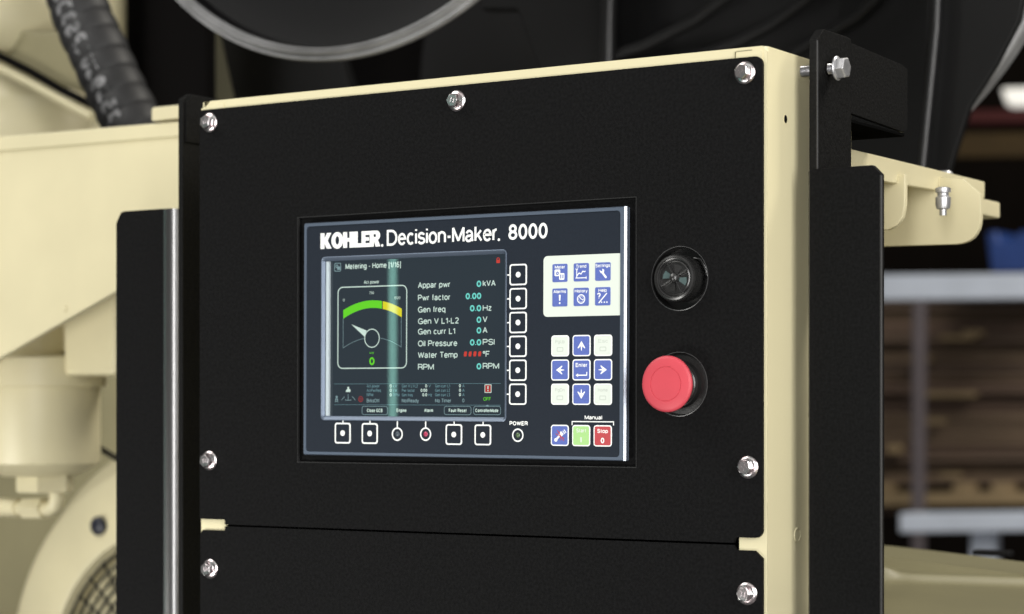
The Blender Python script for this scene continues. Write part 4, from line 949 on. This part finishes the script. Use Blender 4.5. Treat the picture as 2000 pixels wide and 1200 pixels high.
# ------------------------------------------------------------------ right shelf bracket (cream)
XS = onY(1665, 300, .17).x
br = thing('support_beam', 'cream support beam with rounded foot plate and clamp nut right of the black rail', 'beam', (XS, .3, 1.6))
def sx(px, py): p = onX(px, py, XS); return (p.y, p.z)
e0 = sx(1664, 291); e1 = sx(1924, 353)
zt_ = e0[1]; yE = e1[0]
mk('beam_web', sideplate([(-.0+YR+.03, zt_-.0235), (YR+.03, zt_), (yE, zt_), (yE, zt_-.0155)], XS-.006, XS), 'cream_far', br, bevel=.0015)
mk('beam_shelf', box(XS-.16, XS-.004, YR+.03, yE-.01, zt_-.0080, zt_-.0008), 'cream_far', br, bevel=.001)
p = onY(1954, 384, yE+.045)
mk('beam_toe', box(XS-.05, p.x, yE-.01, yE+.045, zt_-.030, zt_-.015), 'cream_far', br, bevel=.002)
YFt = yE-.11
ft = [(1650, 330), (1650, 484), (1735, 481), (1868, 477), (1880, 475), (1891, 471), (1900, 465), (1907, 456), (1912, 446), (1914, 436), (1915, 425), (1915, 380), (1880, 350)]
poly('foot_plate', ft, YFt, .006, 'cream_far', br, .001)
gs = [(1650, 350), (1650, 452), (1735, 449), (1752, 440), (1763, 424), (1767, 400), (1768, 340)]
poly('gusset', gs, YFt-.09, .006, 'cream_far', br, .001)
c, pr, s = vcyl(1842, YFt-.05, [(7, 421), (7, 410), (13, 408), (15, 400), (15, 386), (11, 383), (11, 378), (15, 376), (15, 368), (10, 366)])
vf = lathe(pr, 20, True, True)
mk('clamp_nut', ([q_+c for q_ in map(Vector, vf[0])], vf[1]), 'zinc_plain', br, smooth=40)
tp = onX(1846, 331, XS-.012)
mk('bolt_end', ([Vector(q_)+Vector((tp.x, tp.y, zt_-.002)) for q_ in lathe([(.007, 0), (.007, .004), (.005, .006)], 20, True, True)[0]], lathe([(.007, 0), (.007, .004), (.005, .006)], 20, True, True)[1]), 'zinc_plain', br)

# ------------------------------------------------------------------ far warehouse at the right
YQ = 5.4
rk = thing('storage_rack', 'blurred steel storage rack with pale horizontal beams in the background', 'rack', onY(1850, 1100, YQ))
poly('rack_beam', [(1640, 538), (2100, 533), (2100, 583), (1640, 588)], YQ, .08, 'steel_paint', rk, .005)
poly('rack_beam', [(1756, 1003), (2100, 999), (2100, 1037), (1756, 1041)], YQ-.3, .08, 'steel_paint', rk, .005)
poly('rack_post', [(1781, 588), (1800, 588), (1797, 1130), (1778, 1130)], YQ-.05, .05, 'post_paint', rk, .005)
poly('rack_foot', [(1895, 1038), (1943, 1037), (1943, 1120), (1895, 1120)], YQ-.25, .05, 'steel_paint', rk, .005)
poly('amber_beam', [(1640, 262), (2100, 258), (2100, 305), (1640, 312)], YQ+.8, .08, 'amber_beam', rk, .005)
pk = thing('board_stack', 'blurred stack of brown boards on a pale pallet between the rack beams', 'boards', onY(1850, 1000, YQ+.4))
rnd = random.Random(3)
y_ = 592; i_ = 0
while y_ < 946:
    hgt = rnd.choice((16, 20, 24)); xe = 2100; xs__ = 1640
    dd = rnd.uniform(-.03, .03)
    poly('board', [(xs__, y_+.6), (xe, y_), (xe, y_+hgt-2.2), (xs__, y_+hgt-1.6)], YQ+.4+dd, .5, rnd.choice(('board_a', 'board_b', 'board_a', 'board_c')), pk, .004, 1)
    y_ += hgt
for (a_, b_, yy, hgt) in ((1835, 1900, 655, 10), (1775, 1815, 698, 9), (1790, 1900, 765, 12), (1800, 1840, 818, 10), (1835, 1870, 925, 9), (1880, 1915, 645, 12), (1730, 1755, 870, 16)):
    poly('board_end', [(a_, yy), (b_, yy), (b_, yy+hgt), (a_, yy+hgt)], YQ+.33, .05, 'pale_wood', pk, .003, 1)
poly('pallet_deck', [(1640, 964), (2100, 960), (2100, 985), (1640, 989)], YQ+.35, .5, 'pale_wood', pk, .004)
for a_ in (1700, 1860, 1935, 2010): poly('pallet_block', [(a_, 944), (a_+35, 944), (a_+35, 963), (a_, 963)], YQ+.36, .1, 'pale_wood', pk, .004)
poly('pallet_block', [(1640, 988), (1790, 988), (1790, 1003), (1640, 1003)], YQ+.42, .1, 'board_a', pk, .004)
bb = poly('storage_bin', [(1925, 455), (1945, 450), (1952, 470), (1972, 474), (1990, 452), (2100, 450), (2100, 532), (1935, 534)], YQ+.1, .3, 'blue_bin', None, .01)
bb['label'] = 'blurred blue storage bin standing on the upper rack beam'; bb['category'] = 'bin'
rd = poly('red_box', [(1880, 216), (2100, 212), (2100, 240), (1880, 242)], YQ+1.2, .2, 'red_paint', None, .01)
rd['label'] = 'blurred red box high on the far rack below the white lamp'; rd['category'] = 'box'
lm = poly('hall_lamp', [(1952, 172), (2100, 168), (2100, 206), (1965, 208)], YQ+2.5, .08, 'lamp_glow', None, .02)
lm['label'] = 'blurred glowing white hall lamp at the right edge'; lm['category'] = 'lamp'

# cream cover bottom right (seen from above)
cv = thing('engine_cover', 'low cream ribbed engine cover at the lower right behind the rail', 'cover', (.5, .3, 1.2))
def cover():
    z0_ = CAM[2]-.133; nx, ny = 260, 240; v = []; f = []
    for j in range(ny+1):
        for i in range(nx+1):
            x_ = -.12+i/nx*1.3; ye = .66-.10*max(0, x_-.15); y_ = -.35+j/ny*(ye+.35)
            z_ = z0_-.022*max(0, x_-.10)/.3
            e_ = max(0, (y_-(ye-.06))/.06); z_ -= .03*e_*e_
            rg = .0075*math.exp(-((y_-(.43-.10*(x_-.1)))/.010)**2)
            k_ = .5-.5*math.tanh((x_-.235)/.02)
            rg += .0075*math.exp(-((y_-(.295-.02*(x_-.1)))/.010)**2)*k_
            dg = y_-(.30+(x_-.235)*1.1)
            rg += .0075*math.exp(-(dg/.014)**2)
            z_ += rg
            v.append((x_, y_, z_))
    for j in range(ny):
        for i in range(nx):
            a = j*(nx+1)+i
            if (v[a][1] < .05 and v[a][0] < .347) or (v[a][1] < .145 and v[a][0] < .27): continue
            f.append((a, a+1, a+nx+2, a+nx+1))
    return v, f
mk('cover_top', cover(), 'cream_shadowed', cv, smooth=80)
lt = onZ(1940, 1086, CAM[2]-.150)
mk('latch', box(lt.x-.02, lt.x+.02, lt.y-.008, lt.y+.008, lt.z, lt.z+.006), 'black_far', cv, bevel=.002)

# fan blades, dark, behind the folded panels
mk('fan_hub', lathe([(.12, -.05), (.12, 0), (.0001, .01)], 40), 'black_far', fn, M=FNF)
for q_ in range(8):
    a_ = 2*PI*q_/8+.2; M_ = Matrix.Rotation(a_, 4, 'Z'); v = []; f = []
    for i_ in range(13):
        r_ = .1+.55*i_/12
        for j_ in range(7):
            t_ = -.24+.48*j_/6+.25*(i_/12)**2
            v.append(M_ @ Vector((r_*math.cos(t_), r_*math.sin(t_), .06*(j_/6-.5)+.01*math.sin(i_/4))))
    for i_ in range(12):
        for j_ in range(6):
            a = i_*7+j_; f.append((a, a+1, a+8, a+7))
    mk('fan_blade', (v, f), 'black_gloss_far', fn, M=FNF, smooth=60)
